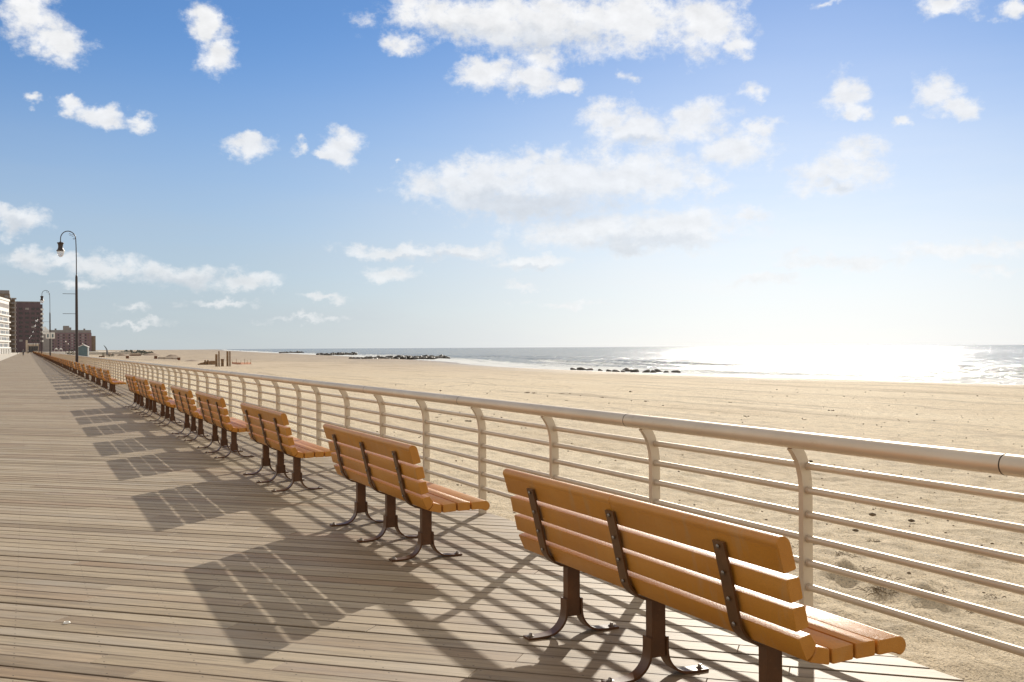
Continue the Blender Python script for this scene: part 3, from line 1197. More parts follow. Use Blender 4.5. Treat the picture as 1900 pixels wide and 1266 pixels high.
# orange snow fence right of the posts
pts = [ground_hit(430, 676), ground_hit(447, 677), ground_hit(466, 676.5)]
root = thing('snow_fence', 'low sagging orange mesh fence on thin stakes right of the timber posts', 'fence', pts[0])
o0 = Vector(pts[0])
bm = bmesh.new()
prev = None
for k in range(25):
    f = k / 24 * 2
    i = min(1, int(f))
    p = Vector(pts[i]).lerp(Vector(pts[i + 1]), f - i) - o0
    hh = 0.34 + 0.12 * noise.noise(Vector((k * 0.6, 0, 0)))
    a, b = bm.verts.new(p + Vector((0, 0, 0.05))), bm.verts.new(p + Vector((0, 0, 0.05 + hh)))
    if prev:
        bm.faces.new((prev[0], a, b, prev[1]))
    prev = (a, b)
ob = obj('mesh_panel', bm, M['orange'], root)
md = ob.modifiers.new('t', 'SOLIDIFY')
md.thickness = 0.03
for i, f in enumerate((0.02, 0.5, 0.98, 1.35, 1.6, 1.95)):
    k = min(1, int(f))
    p = Vector(pts[k]).lerp(Vector(pts[k + 1]), f - k) - o0
    bm = bmesh.new()
    tube(bm, [p + Vector((0, 0, -0.2)), p + Vector((0.02, 0, 0.75 + 0.25 * (i % 2)))], 0.03, 6)
    obj('stake', bm, M['timber'], root)

# blue grey shed
x, y = at(154.5, 262)
z = sand_at(x, y)
root = thing('beach_shed', 'blue grey gabled shed with white trim on the sand beside the nearest lamp post', 'shed', (x, y, z), -0.12)
w2, hh, dp = 1.2, 3.2, 3.0
bm = bmesh.new()
extrude_y(bm, [Vector(p) for p in ((-w2, -0.4), (w2, -0.4), (w2, hh), (0, hh + 0.55), (-w2, hh))], 0, dp, 0)
obj('wall', bm, M['shed'], root)
bm = bmesh.new()
strip_y(bm, [(-w2 - 0.12, hh + 0.02), (0, hh + 0.63), (w2 + 0.12, hh + 0.02)], 0.14, -0.15, dp + 0.15)
obj('roof', bm, M['whitep'], root)
bm = bmesh.new()
box(bm, w2 - 0.14, w2 + 0.03, -0.05, 0.15, -0.4, hh - 0.06)
obj('corner_trim', bm, M['whitep'], root)
bm = bmesh.new()
box(bm, -0.55, 0.45, -0.05, -0.004, 0.1, 2.3, 0.01)
dr = obj('door', bm, M['shed'], root)
bm = bmesh.new()
box(bm, 0.33, 0.39, -0.10, -0.052, 1.1, 1.3, 0.01)
obj('handle', bm, M['bolt'], dr)
flat_box('white_board_sign', 161.6, 662.5, 656, 2.2, 0.2, 'whitep', 'small white upright board leaning by the right corner of the shed', 'sign')

# feather flag, far off on the sand
x, y = at(197, 420)
root = thing('feather_flag', 'tall curved grey feather flag standing above the far dunes', 'flag', (x, y, sand_at(x, y)))
bm = bmesh.new()
pp = [(0, 0, 0), (0.1, 0, 1.6), (0.0, 0, 2.8), (-0.4, 0, 4.0), (-1.0, 0, 5.0)]
sp = smooth_path([(p[0], p[2]) for p in pp], 5)
tube(bm, [(p.x, 0, p.y) for p in sp], 0.06, 6)
obj('pole', bm, M['lamp'], root)
bm = bmesh.new()
fl = smooth_path([(0.32, 1.0), (0.42, 1.8), (0.32, 2.9), (-0.15, 4.0), (-0.85, 4.85)], 5)
strip_y(bm, fl, [0.62 * (1 - i / len(fl)) + 0.12 for i in range(len(fl))], -0.02, 0.02)
obj('banner', bm, simple_mat('grey_banner', (0.16, 0.18, 0.21), 0.8), root)


# distant shrubs
def shrub(u, t, w, h, label, i):
    x, y = at(u, t)
    z = sand_at(x, y) if x > XR else -0.3
    rr = random.Random(900 + i)
    bm = bmesh.new()
    for k in range(150):
        a, b = rr.uniform(0, 2 * pi), rr.uniform(-0.2, 1)
        rad = rr.random() ** 0.5
        p = Vector((cos(a) * rad * w / 2, sin(a) * rad * w / 2, h * (0.08 + 0.85 * b * (1 - 0.55 * rad * rad)) if b > 0 else 0.05))
        p *= 1 + 0.25 * noise.noise(p * 2)
        s = rr.uniform(0.10, 0.2) * (w + h) / 4
        nrm = Vector((rr.uniform(-1, 1), rr.uniform(-1, 1), rr.uniform(-0.3, 1))).normalized()
        tg = nrm.orthogonal().normalized() * s
        bt = nrm.cross(tg)
        bm.faces.new([bm.verts.new(p + tg), bm.verts.new(p + bt * 0.7), bm.verts.new(p - tg), bm.verts.new(p - bt * 0.7)])
    root = thing('shrub', label, 'shrub', (x, y, z), 0, 'dark shrubs in the distance')
    obj('foliage', bm, M['leaf'], root)
    bm = bmesh.new()
    tube(bm, [(0, 0, -0.2), (0.05, 0, h * 0.5)], [0.07, 0.03], 6)
    obj('stem', bm, M['timber'], root)


for i, (u, t, w, h, lab) in enumerate([
        (191.5, 430, 1.3, 2.0, 'dark narrow shrub just left of the feather flag'),
        (202, 430, 1.3, 1.5, 'small dark shrub just right of the feather flag'),
        (209, 440, 1.6, 1.7, 'rounded dark shrub, second to the right of the feather flag'),
        (127, 330, 1.7, 2.1, 'dark shrub left of the thick lamp pole, left of its neighbour'),
        (133, 325, 2.0, 2.9, 'taller dark shrub close on the left of the thick lamp pole'),
        (262, 560, 3.5, 2.2, 'long low dark shrub on the horizon above the dunes, left of two'),
        (272, 560, 3.2, 2.1, 'low dark shrub on the horizon above the dunes, middle of three'),
        (279, 570, 2.4, 2.0, 'small low dark shrub on the horizon, right of three above the dunes')]):
    shrub(u, t, w, h, lab, i)

bm = bmesh.new()
rq = random.Random(44)
for k in range(900):
    u = rq.uniform(203, 284)
    x, y = at(u, rq.uniform(820, 930))
    z = sand_at(x, y)
    s = rq.uniform(0.35, 0.9)
    env = max(0.15, 0.62 + 0.9 * noise.noise(Vector((u * 0.13, 2, 0)))) * sin(pi * (u - 202) / 84) ** 0.6
    p = Vector((x, y, z + 0.2 + (2.9 * env) * rq.random()))
    nrm = Vector((rq.uniform(-1, 1), rq.uniform(-1, 0.2), rq.uniform(-0.3, 1))).normalized()
    tg = nrm.orthogonal().normalized() * s
    bt = nrm.cross(tg)
    bm.faces.new([bm.verts.new(p + tg), bm.verts.new(p + bt * 0.7), bm.verts.new(p - tg), bm.verts.new(p - bt * 0.7)])
tag(obj('far_scrub', bm, M['leaf']), 'thin dark line of far scrub on the horizon left of the dunes', 'scrub', kind='stuff')


# seaweed and twigs by the railing
def weed(u, v, r, n, label, i, stick=True):
    x, y, z = ground_hit(u, v)
    rr = random.Random(300 + i)
    bm = bmesh.new()
    for k in range(n):
        a = rr.uniform(0, 2 * pi)
        d = rr.random() ** 0.7 * r
        p = Vector((cos(a) * d * 1.5, sin(a) * d * 0.8, rr.uniform(0.0, 0.02)))
        L = rr.uniform(0.03, 0.11)
        b = rr.uniform(0, 2 * pi)
        q = p + Vector((cos(b) * L, sin(b) * L, rr.uniform(-0.005, 0.03)))
        mid = (p + q) / 2 + Vector((rr.uniform(-0.02, 0.02), rr.uniform(-0.02, 0.02), rr.uniform(0.0, 0.03)))
        tube(bm, [p, mid, q], [0.0016, 0.0024, 0.001], 4)
    o = obj('seaweed_clump', bm, M['weed'])
    hz = 0.0
    for hx, hy, hr, hh in HUM:
        dd = hypot(x - hx, (y - hy) * 0.8)
        hz += hh * math.exp(-(dd / hr) ** 2 * 2)
    o.location = (x, y, z + hz * 0.9 + 0.004)
    tag(o, label, 'seaweed', 'dry seaweed on the sand')


for i, (u, v, r, n, lab) in enumerate([
        (1560, 1037, 0.10, 40, 'dry seaweed clump nearest the right side of the tall post by the first bench'),
        (1622, 1014, 0.05, 45, 'small dark tuft of seaweed between the third and fourth bars'),
        (1573, 1066, 0.17, 90, 'wide scatter of dry seaweed just above the shadowed hummock'),
        (1625, 1090, 0.13, 70, 'reddish dry seaweed on the crest of the shadowed hummock'),
        (1660, 1118, 0.16, 90, 'loose dry seaweed strands in the middle of the hummocks'),
        (1722, 1129, 0.09, 55, 'dense dark seaweed bundle at the right end of the hummocks'),
        (1800, 1149, 0.06, 14, 'few dry twigs lying alone on the sand far right'),
        (1500, 1018, 0.12, 40, 'thin seaweed seen left of the tall post above the bench back'),
        (1845, 1120, 0.035, 30, 'small dark lump of seaweed under the lower bars at the right edge')]):
    weed(u, v, r, n, lab, i)

# pebbles, shells and scraps over the sand: nobody could count them
bm = bmesh.new()
rq = random.Random(77)


def bit(x, y, z, s):
    q = bmesh.ops.create_icosphere(bm, subdivisions=1, radius=1)
    a = rq.uniform(0, 3)
    for v in q['verts']:
        c = v.co
        v.co = Vector((x + s * (c.x * cos(a) - c.y * sin(a) * 0.6), y + s * (c.x * sin(a) + c.y * cos(a) * 0.6), z + s * 0.45 * c.z))


for k in range(1500):
    u, v = rq.uniform(640, 1900), 0
    v = 700 + 566 * rq.random() ** 1.4
    q = ray(u, v)
    t = (EYE + 0.45) / -q.z
    x, y = q.x * t, q.y * t
    if x < XR + 0.1 or t > 70:
        continue
    if noise.noise(Vector((x * 0.4, y * 0.25, 4))) < rq.uniform(-0.5, 0.6):
        continue
    bit(x, y, sand_at(x, y) + 0.012, rq.uniform(0.006, 0.016) * (1 + t * 0.04) * (2.2 if rq.random() < 0.06 else 1))
for (u, v, w) in ((978, 724, 10), (990, 725, 10), (1042, 725, 9), (1120, 732, 10), (1196, 739, 12), (1490, 774, 9), (1384, 768, 10), (1352, 752, 6), (1320, 762, 6), (1538, 777, 6), (1630, 778, 8),
                  (1540, 753, 12), (810, 781, 9), (868, 788, 16), (815, 775, 6), (730, 754, 6), (1640, 777, 6), (1050, 740, 5)):
    q = ray(u, v)
    t = (EYE + 0.75) / -q.z
    x, y = q.x * t, q.y * t
    for j in range(9):
        s = w / FPX * t
        bit(x + rq.uniform(-0.5, 0.5) * s, y + rq.uniform(-0.6, 0.6) * s, sand_at(x, y) + 0.01, s * rq.uniform(0.08, 0.22))
tag(obj('beach_litter', bm, M['weed']), 'dark pebbles, weed scraps and shell bits strewn over the sand', 'beach debris', kind='stuff')

bm = bmesh.new()
q = ray(124, 1157)
t = EYE / -q.z
lathe(bm, [(0.008, 0.003), (0.014, 0.009), (0.018, 0.006), (0.020, 0.0), (0.013, 0.0), (0.008, 0.003)], 14)
o = obj('sea_shell', bm, M['shell'], None, True)
o.location = (q.x * t, q.y * t, 0.002)
tag(o, 'small white ring shaped shell lying on the planks at lower left', 'shell')


# ------------------------------------------------------------------ street lamps
def make_lamp():
    root = thing('street_lamp', 'lamp', 'street lamp')
    bm = bmesh.new()
    lathe(bm, [(0.16, 0), (0.16, 0.25), (0.115, 0.35), (0.105, 0.6), (0.10, 4.0), (0.085, 6.75), (0.085, 6.85), (0.06, 7.0), (0.035, 7.05), (0, 7.05)], 14)
    obj('pole', bm, M['lamp'], root, True)
    bm = bmesh.new()
    R = 0.52
    pts = [(0, 0, 7.0), (0, 0, 8.2), (-0.01, 0, 9.0), (-0.03, 0, 9.62)]
    for k in range(1, 13):
        a = pi * k / 12
        pts.append((-0.03 - R + R * cos(a), 0, 9.66 + R * 1.12 * sin(a)))
    pts.append((-0.03 - 2 * R, 0, 9.42))
    tube(bm, pts, [0.036] * 3 + [0.034] * (len(pts) - 3), 10)
    obj('gooseneck', bm, M['lamp'], root, True)
    bm = bmesh.new()
    for ph, rr_, c in ((0, 0.11, (-0.23, 9.92)), (1.5, 0.10, (-0.40, 10.0)), (3, 0.08, (-0.14, 9.72))):
        tube(bm, [(c[0] + rr_ * (1 - k / 22) * cos(ph + k * 0.45), 0, c[1] + rr_ * (1 - k / 22) * sin(ph + k * 0.45)) for k in range(18)], 0.012, 5)
    obj('scroll', bm, M['lamp'], root, True)
    lx = -0.03 - 2 * R
    bm = bmesh.new()
    lathe(bm, [(0, 9.46), (0.06, 9.45), (0.09, 9.41), (0.235, 9.38), (0.245, 9.33), (0.185, 9.26), (0.165, 9.1), (0.175, 8.98), (0.215, 8.88), (0.285, 8.80), (0.30, 8.755), (0.26, 8.75), (0.0, 8.76)], 18, (lx, 0, 0))
    hd = obj('lantern_hood', bm, M['lamp'], root, True)
    bm = bmesh.new()
    lathe(bm, [(0.255, 8.76), (0.245, 8.62), (0.19, 8.45), (0.10, 8.34), (0.0, 8.31)], 18, (lx, 0, 0))
    obj('globe', bm, M['globe'], hd, True)
    for zz in (5.62, 4.15):
        bm = bmesh.new()
        tube(bm, [(-0.09, 0, zz), (-0.95, 0, zz)], 0.018, 6)
        obj('banner_arm', bm, M['lamp'], root, True)
    return root


lamp = make_lamp()
lamps = [(3.48, 88.4, 'nearest street lamp, tall dark pole with gooseneck lantern standing behind the far benches'),
         (3.18, 177.6, 'second street lamp, dark pole carrying a white square sign'),
         (3.25, 293.9, 'third street lamp, its globe shining against the dark tower, highest of the far globes'),
         (3.25, 359.0, 'fourth street lamp, second highest shining globe against the dark tower'),
         (3.2, 482.8, 'fifth street lamp, middle of the shining globes against the dark tower'),
         (2.8, 621.6, 'sixth street lamp, second lowest shining globe against the dark tower'),
         (2.3, 721.0, 'farthest street lamp, lowest of the shining globes against the dark tower')]
for i, (x, y, lab) in enumerate(lamps):
    o = lamp if i == 0 else copy_tree(lamp)
    o.location = (x, y, 0)
    o.scale = (1.05, 1.05, 1.05)
    tag(o, lab, 'street lamp', 'street lamps along the boardwalk')
# hanging sign on the second lamp
root = thing('pole_sign', 'white square double sign fixed to the second lamp pole', 'sign', (3.18, 177.6, 0))
for sx in (-0.62, 0.06):
    bm = bmesh.new()
    box(bm, sx, sx + 0.62, -0.20, -0.15, 3.3, 4.25, 0.02)
    pn_ = obj('panel', bm, M['whitep'], root)
    bm = bmesh.new()
    box(bm, sx + 0.2, sx + 0.42, -0.215, -0.202, 3.5, 4.0, 0.01)
    obj('emblem', bm, M['shed'], pn_)
bm = bmesh.new()
box(bm, -0.1, 0.1, -0.15, -0.10, 3.7, 3.8)
obj('bracket', bm, M['lamp'], root)


# two slim lamps on the far plaza before the brick building
def far_lamp(u, t, h, label):
    x, y = at(u, t)
    root = thing('plaza_lamp', label, 'street lamp', (x, y, -0.5), 0, 'slim lamps before the brick building')
    bm = bmesh.new()
    tube(bm, [(0, 0, 0), (0, 0, h * 0.96)], [0.12, 0.07], 8)
    obj('pole', bm, M['lamp'], root, True)
    bm = bmesh.new()
    lathe(bm, [(0, 0.75), (0.2, 0.6), (0.36, 0.3), (0.26, 0.05), (0, 0)], 12, (0, 0, h * 0.95))
    obj('globe', bm, M['whitep'], root, True)


far_lamp(122, 520, 6.4, 'slim lamp with white globe before the brick building, left and taller of a close pair')
far_lamp(126.8, 600, 5.6, 'slim lamp with white globe before the brick building, right of the close pair')
far_lamp(153.5, 600, 5.8, 'slim lamp with white globe above the roof of the shed')


# ------------------------------------------------------------------ buildings
def building(name, label, x0, x1, y0, y1, z1, mat, group=None):
    root = thing(name, label, 'building', ((x0 + x1) / 2, y0, -0.3), 0, group)
    ox, oy = (x0 + x1) / 2, y0

    def part(nm, a, b, c, d, e, f, mt, par=None, bev=0.0):
        bm = bmesh.new()
        box(bm, a - ox, b - ox, c - oy, d - oy, e + 0.3, f + 0.3, bev)
        return obj(nm, bm, M[mt], par or root)
    w = part('wall', x0, x1, y0, y1, -0.6, z1, mat)
    return root, part, w


# white block on the left edge, long face nearly along the boardwalk
px_, py_ = at(0, 440)
LW = 54.0
X1, Y1 = px_ - 0.122 * 27, py_ - 0.993 * 27
root, part, w = building('white_apartment_block', 'white apartment block with rows of small windows at the left edge', X1 - 22, X1, Y1, Y1 + LW, 24.3, 'whitep')
root.rotation_euler.z = radians(-7)
root.location = (X1 - 10.92, Y1 + 1.34, -0.3)
part('roof', X1 - 22.3, X1 + 0.4, Y1 - 0.3, Y1 + LW + 0.3, 24.302, 25.2, 'whitep')
part('attic', X1 + 0.002, X1 + 0.05, Y1 + 1, Y1 + LW - 1, 20.9, 22.8, 'greyroof')
for k in range(6):
    z = 3.1 + k * 2.96
    for j in range(13):
        ya2 = Y1 + 1.5 + j * 4.0
        part('window', X1 + 0.003, X1 + 0.10, ya2, ya2 + 2.5, z, z + 1.35, 'glass' if (j + k) % 4 else 'winlight')
    part('balcony', X1 + 0.002, X1 + 0.9, Y1 + 1, Y1 + LW - 1, z - 0.75, z - 0.15, 'whitep')
for j in range(11):
    part('column', X1 + 0.3, X1 + 1.0, Y1 + 1 + j * 5, Y1 + 2.6 + j * 5, -0.3, 2.1, 'whitep')
part('arcade', X1 + 0.004, X1 + 0.06, Y1 + 1, Y1 + LW - 1, -0.3, 2.0, 'glass')

# brown tower behind it
t = 640
xa, ya_ = at(-6, t)
xb, yb_ = at(18.5, t)
xc, yc_ = at(28, t)
root, part, w = building('brown_apartment_tower', 'brown apartment tower with stacked balconies between the white block and the dark tower', xa, xb, yb_, yb_ + 30, 38.0, 'brown')
part('penthouse', xa + 1, xb - 0.2, yb_ + 0.4, yb_ + 20, 38.002, 40.2, 'greyroof')
part('bay', xb + 0.002, xc, yb_ + 3, yb_ + 26, -0.6, 34.5, 'brown')
for k in range(12):
    z = 2.2 + k * 2.95
    part('balcony', xb - 3.2, xb + 0.9, yb_ - 1.3, yb_ - 0.002, z - 0.25, z + 0.75, 'brown', None)
    part('window', xb - 2.9, xb - 0.6, yb_ - 0.06, yb_ - 0.003, z + 0.78, z + 2.2, 'winlight' if k % 3 else 'glass')
    part('balcony', xb + 1.0, xc + 0.9, yb_ + 1.7, yb_ + 2.998, z - 0.25, z + 0.75, 'greyroof')

# dark brick tower
t = 690
xa, ya_ = at(29, t)
xb, yb_ = at(79.5, t)
Y0 = yb_
root, part, w = building('dark_brick_tower', 'dark reddish brick tower straight ahead at the end of the boardwalk', xa, xb - 1.4, Y0, Y0 + 26, 34.6, 'brickdark')
part('roof', xa - 0.1, xb - 1.3, Y0 - 0.1, Y0 + 26.1, 34.602, 35.2, 'greyroof')
part('bay', xb - 1.398, xb, Y0 + 1.5, Y0 + 24, -0.6, 33.4, 'brickdark')
wx = [(35.5, 42), (47, 54), (58.5, 64.5), (68, 73)]
for k in range(8):
    z = 7.4 + k * 3.15
    for j, (a, b) in enumerate(wx):
        x0_, _ = at(a, t)
        x1_, _ = at(b, t)
        part('window', x0_, x1_, Y0 - 0.12, Y0 - 0.003, z, z + 1.35, 'glass' if (k * 3 + j) % 11 else 'winlight')
    part('balcony', xb - 1.3, xb + 0.55, Y0 - 0.9, Y0 + 1.497, z - 0.3, z + 0.95, 'whitep')
# low pale pavilion in front of it
t = 600
xa, ya_ = at(49, t)
xb, yb_ = at(72.5, t)
root, part, w = building('arcade_pavilion', 'low pale pavilion with dark arched openings in front of the dark tower', xa, xb, yb_, yb_ + 8, 5.0, 'palewood')
part('roof', xa - 0.3, xb + 0.3, yb_ - 0.4, yb_ + 8.2, 5.002, 5.5, 'whitep')
part('turret', xa - 0.4, xa + 0.7, yb_ - 0.9, yb_ - 0.41, -0.6, 7.6, 'palewood')
for k in range(4):
    x0_ = xa + 1.2 + k * (xb - xa - 1.6) / 4
    part('opening', x0_, x0_ + 1.2, yb_ - 0.08, yb_ - 0.003, 0.3, 3.9, 'glass')
# pale pitched roof behind the second lamp
xa, ya_ = at(77, 820)
xb, yb_ = at(97, 820)
root, part, w = building('gabled_hall', 'pale hall with a bright white pitched roof right of the dark tower', xa, xb, yb_, yb_ + 14, 14.5, 'greyroof')
bm = bmesh.new()
wv_ = (xb - xa) / 2 + 0.3
extrude_y(bm, [Vector((-wv_, 14.81)), Vector((wv_, 14.81)), Vector((wv_ * -0.35, 21.5))], -0.4, 14.4, 0)
obj('roof', bm, M['whitep'], root)
# long pink brick block
t = 930
xa, ya_ = at(84, t)
xb, yb_ = at(170, t)
root, part, w = building('long_brick_block', 'long pinkish brick apartment block on the horizon behind the lamp posts', xa, xb, yb_, yb_ + 18, 17.4, 'brickpink')
part('attic', xa + 2, xb - 0.4, yb_ + 0.6, yb_ + 16, 17.402, 20.0, 'greyroof')
pa, _ = at(117, t)
pb, _ = at(128, t)
pc, _ = at(132, t)
part('penthouse', pa, pb, yb_ + 0.9, yb_ + 12, 20.002, 23.9, 'greyroof')
part('penthouse', pb + 0.01, pc, yb_ + 0.9, yb_ + 12, 20.003, 22.4, 'greyroof')
for c_ in (101, 155):
    ca_, _ = at(c_, t)
    part('chimney', ca_, ca_ + 1.6, yb_ + 3, yb_ + 5, 20.002, 21.4, 'greyroof')
xw, _ = at(178, t)
part('wing', xb + 0.002, xw, yb_ + 2, yb_ + 16, -1, 14.5, 'brown')
nwin = 16
for k in range(6):
    z = 1.4 + k * 2.65
    for j in range(nwin):
        x0_ = xa + 1.0 + j * (xb - xa - 2.0) / nwin
        part('window', x0_, x0_ + 1.1, yb_ - 0.1, yb_ - 0.003, z, z + 1.4, ('glass', 'winlight', 'glass', 'brown')[j % 4])
# white tents and low plaza wall beyond the railing
for i, (u, t, w_, h_, lab) in enumerate(((104.5, 480, 1.5, 1.9, 'small white canopy tent on the far plaza, left of two'),
                                       (113, 500, 1.5, 1.9, 'small white canopy tent on the far plaza, right of two'))):
    x, y = at(u, t)
    root = thing('canopy_tent', lab, 'tent', (x, y, 0.0), 0, 'white tents on the far plaza')
    for a in (-1, 1):
        for b in (-1, 1):
            bm = bmesh.new()
            tube(bm, [(a * w_ / 2, b * w_ / 2, -0.9), (a * w_ / 2, b * w_ / 2, h_)], 0.05, 6)
            obj('leg', bm, M['whitep'], root)
    bm = bmesh.new()
    lathe(bm, [(w_ * 0.75, h_ - 0.1), (w_ * 0.75, h_), (w_ * 0.2, h_ + 0.55), (0.0, h_ + 0.8)], 4)
    bmesh.ops.rotate(bm, verts=bm.verts, cent=(0, 0, 0), matrix=Matrix.Rotation(pi / 4, 3, 'Z'))
    obj('canopy', bm, M['whitep'], root)
xa, ya_ = at(79, 560)
xb, yb_ = at(124, 560)
bm = bmesh.new()
box(bm, xa, xb, yb_, yb_ + 0.6, -1.2, 0.55, 0.03)
tag(obj('plaza_wall', bm, M['whitep']), 'low white wall along the far plaza before the brick block', 'wall')
xa, ya_ = at(163, 700)
xb, yb_ = at(183, 700)
bm = bmesh.new()
box(bm, xa, xb, yb_, yb_ + 0.8, -2, 0.35, 0.03)
tag(obj('plaza_wall', bm, M['whitep']), 'low pale wall right of the shed before the end of the brick block', 'wall')


# ------------------------------------------------------------------ people, far down the boardwalk
def person(u, t, label, jacket, phase, facing, hat=None):
    x, y = at(u, t)
    root = thing('person', label, 'person', (x, y, 0.0), facing, 'people walking far down the boardwalk')
    s = 0.16 * phase
    J = {'pelvis': ((0, 0, 0.93), 0.125), 'waist': ((0, 0.0, 1.08), 0.115), 'chest': ((0, 0.01, 1.30), 0.145), 'neck0': ((0, 0.0, 1.47), 0.06), 'neck1': ((0, 0.01, 1.54), 0.055),
         'head': ((0, 0.03, 1.64), 0.09), 'crown': ((0, 0.02, 1.73), 0.06),
         'hipl': ((-0.1, 0, 0.86), 0.085), 'kneel': ((-0.1, s + 0.04, 0.48), 0.058), 'anklel': ((-0.1, s * 1.2 - 0.02, 0.09), 0.04), 'toel': ((-0.11, s * 1.2 + 0.15, 0.035), 0.03),
         'hipr': ((0.1, 0, 0.86), 0.085), 'kneer': ((0.1, -s * 0.6 + 0.05, 0.48), 0.058), 'ankler': ((0.1, -s * 1.5 - 0.04, 0.10), 0.04), 'toer': ((0.11, -s * 1.5 + 0.12, 0.04), 0.03),
         'shl': ((-0.19, 0.0, 1.41), 0.06), 'ell': ((-0.25, -s * 0.8, 1.13), 0.045), 'wrl': ((-0.24, -s * 0.4 + 0.10, 0.90), 0.033), 'hal': ((-0.235, -s * 0.4 + 0.13, 0.81), 0.032),
         'shr': ((0.19, 0.0, 1.41), 0.06), 'elr': ((0.25, s * 0.8, 1.13), 0.045), 'wrr': ((0.24, s * 0.8 + 0.12, 0.91), 0.033), 'har': ((0.235, s * 0.8 + 0.16, 0.82), 0.032)}
    E = [('pelvis', 'waist'), ('waist', 'chest'), ('chest', 'neck0'), ('neck0', 'neck1'), ('neck1', 'head'), ('head', 'crown'), ('pelvis', 'hipl'), ('hipl', 'kneel'), ('kneel', 'anklel'),
         ('anklel', 'toel'), ('pelvis', 'hipr'), ('hipr', 'kneer'), ('kneer', 'ankler'), ('ankler', 'toer'), ('chest', 'shl'), ('shl', 'ell'), ('ell', 'wrl'), ('wrl', 'hal'), ('chest', 'shr'),
         ('shr', 'elr'), ('elr', 'wrr'), ('wrr', 'har')]

    def skin(name, keys, edges, grow, mat, par):
        me = bpy.data.meshes.new(name)
        idx = {k: i for i, k in enumerate(keys)}
        me.from_pydata([J[k][0] for k in keys], [(idx[a], idx[b]) for a, b in edges if a in idx and b in idx], [])
        o = link(name, me, mat, par)
        md = o.modifiers.new('skin', 'SKIN')
        for k, i in idx.items():
            r = J[k][1] + grow
            me.skin_vertices[0].data[i].radius = (r, r * (0.8 if k in ('chest', 'waist', 'pelvis') else 1))
        me.skin_vertices[0].data[0].use_root = True
        sb_ = o.modifiers.new('sub', 'SUBSURF')
        sb_.levels = sb_.render_levels = 2
        return o
    keys = list(J)
    skin('body', keys, E, 0.0, M['skin'], root)
    skin('jacket', ['pelvis', 'waist', 'chest', 'neck0', 'shl', 'ell', 'wrl', 'shr', 'elr', 'wrr'], E, 0.022, M[jacket], root)
    skin('trousers', ['pelvis', 'hipl', 'kneel', 'anklel', 'hipr', 'kneer', 'ankler'], E, 0.018, M['trouser'], root)
    bm = bmesh.new()
    bmesh.ops.create_icosphere(bm, subdivisions=2, radius=0.105)
    for v in bm.verts:
        v.co = Vector((v.co.x, v.co.y * 1.1 - 0.005, max(v.co.z, -0.03 if v.co.y > 0.0 else -0.09) + 1.68))
    obj('hair', bm, M[hat or 'hair'], root, True)


person(43.2, 262, 'person in a grey jacket and dark trousers walking toward the camera, nearest of three', 'jacket', 1.0, pi, 'jacket3')
person(32.3, 395, 'person in a dark coat at the left edge of the boardwalk, far off', 'jacket2', 0.6, pi * 0.8)
person(52.0, 420, 'person in a pale top far down the boardwalk, right of the nearest walker', 'jacket3', -0.7, pi)

# ------------------------------------------------------------------ light, sky, camera
SUN_AZ, SUN_EL = radians(40.4), radians(21.0)
sd = Vector((sin(SUN_AZ) * cos(SUN_EL), cos(SUN_AZ) * cos(SUN_EL), sin(SUN_EL)))
L = bpy.data.lights.new('sun', 'SUN')
L.energy = 4.8
L.angle = radians(0.5)
L.color = (1.0, 0.92, 0.80)
lo = bpy.data.objects.new('sun', L)
COL.objects.link(lo)
lo.rotation_euler = sd.to_track_quat('Z', 'Y').to_euler()

W = bpy.data.worlds.new('World')
S.world = W
W.use_nodes = True
nt = W.node_tree
nt.nodes.clear()
out = N(nt, 'ShaderNodeOutputWorld')
bg = N(nt, 'ShaderNodeBackground')
bg.inputs['Strength'].default_value = 0.10
sky = N(nt, 'ShaderNodeTexSky', sky_type='NISHITA')
sky.sun_disc = False
sky.sun_elevation = SUN_EL
sky.sun_rotation = SUN_AZ
sky.altitude = 0
sky.air_density = 0.85
sky.dust_density = 0.06
sky.ozone_density = 4.0


def ang(u, v):
    q = ray(u, v).normalized()
    return atan2(q.x, q.y), math.asin(q.z)


tc = N(nt, 'ShaderNodeTexCoord')
sep = N(nt, 'ShaderNodeSeparateXYZ')
nt.links.new(tc.outputs['Generated'], sep.inputs[0])
az = math2(nt, 'ARCTAN2', sep.outputs[0], sep.outputs[1])
el = math2(nt, 'ARCSINE', sep.outputs[2])
comb = N(nt, 'ShaderNodeCombineXYZ')
nt.links.new(az, comb.inputs[0])
nt.links.new(el, comb.inputs[1])
A = comb.outputs[0]
PX = 1 / FPX
# ragged edges: the cloud field is read through a warped direction
wn = noise_tex(nt, mapping(nt, A, scale=(1, 1.3, 1)), 14.0, 5, 0.6)
wv = N(nt, 'ShaderNodeVectorMath', operation='SUBTRACT')
nt.links.new(wn.outputs['Color'], wv.inputs[0])
wv.inputs[1].default_value = (0.5, 0.5, 0.5)
ws = N(nt, 'ShaderNodeVectorMath', operation='SCALE')
nt.links.new(wv.outputs[0], ws.inputs[0])
ws.inputs['Scale'].default_value = 0.032
wa = N(nt, 'ShaderNodeVectorMath', operation='ADD')
nt.links.new(A, wa.inputs[0])
nt.links.new(ws.outputs[0], wa.inputs[1])
wn2 = noise_tex(nt, mapping(nt, A, loc=(3, 7, 0), scale=(1, 1.25, 1)), 48.0, 4, 0.6)
wv2 = N(nt, 'ShaderNodeVectorMath', operation='SUBTRACT')
nt.links.new(wn2.outputs['Color'], wv2.inputs[0])
wv2.inputs[1].default_value = (0.5, 0.5, 0.5)
ws2 = N(nt, 'ShaderNodeVectorMath', operation='SCALE')
nt.links.new(wv2.outputs[0], ws2.inputs[0])
ws2.inputs['Scale'].default_value = 0.024
wa2 = N(nt, 'ShaderNodeVectorMath', operation='ADD')
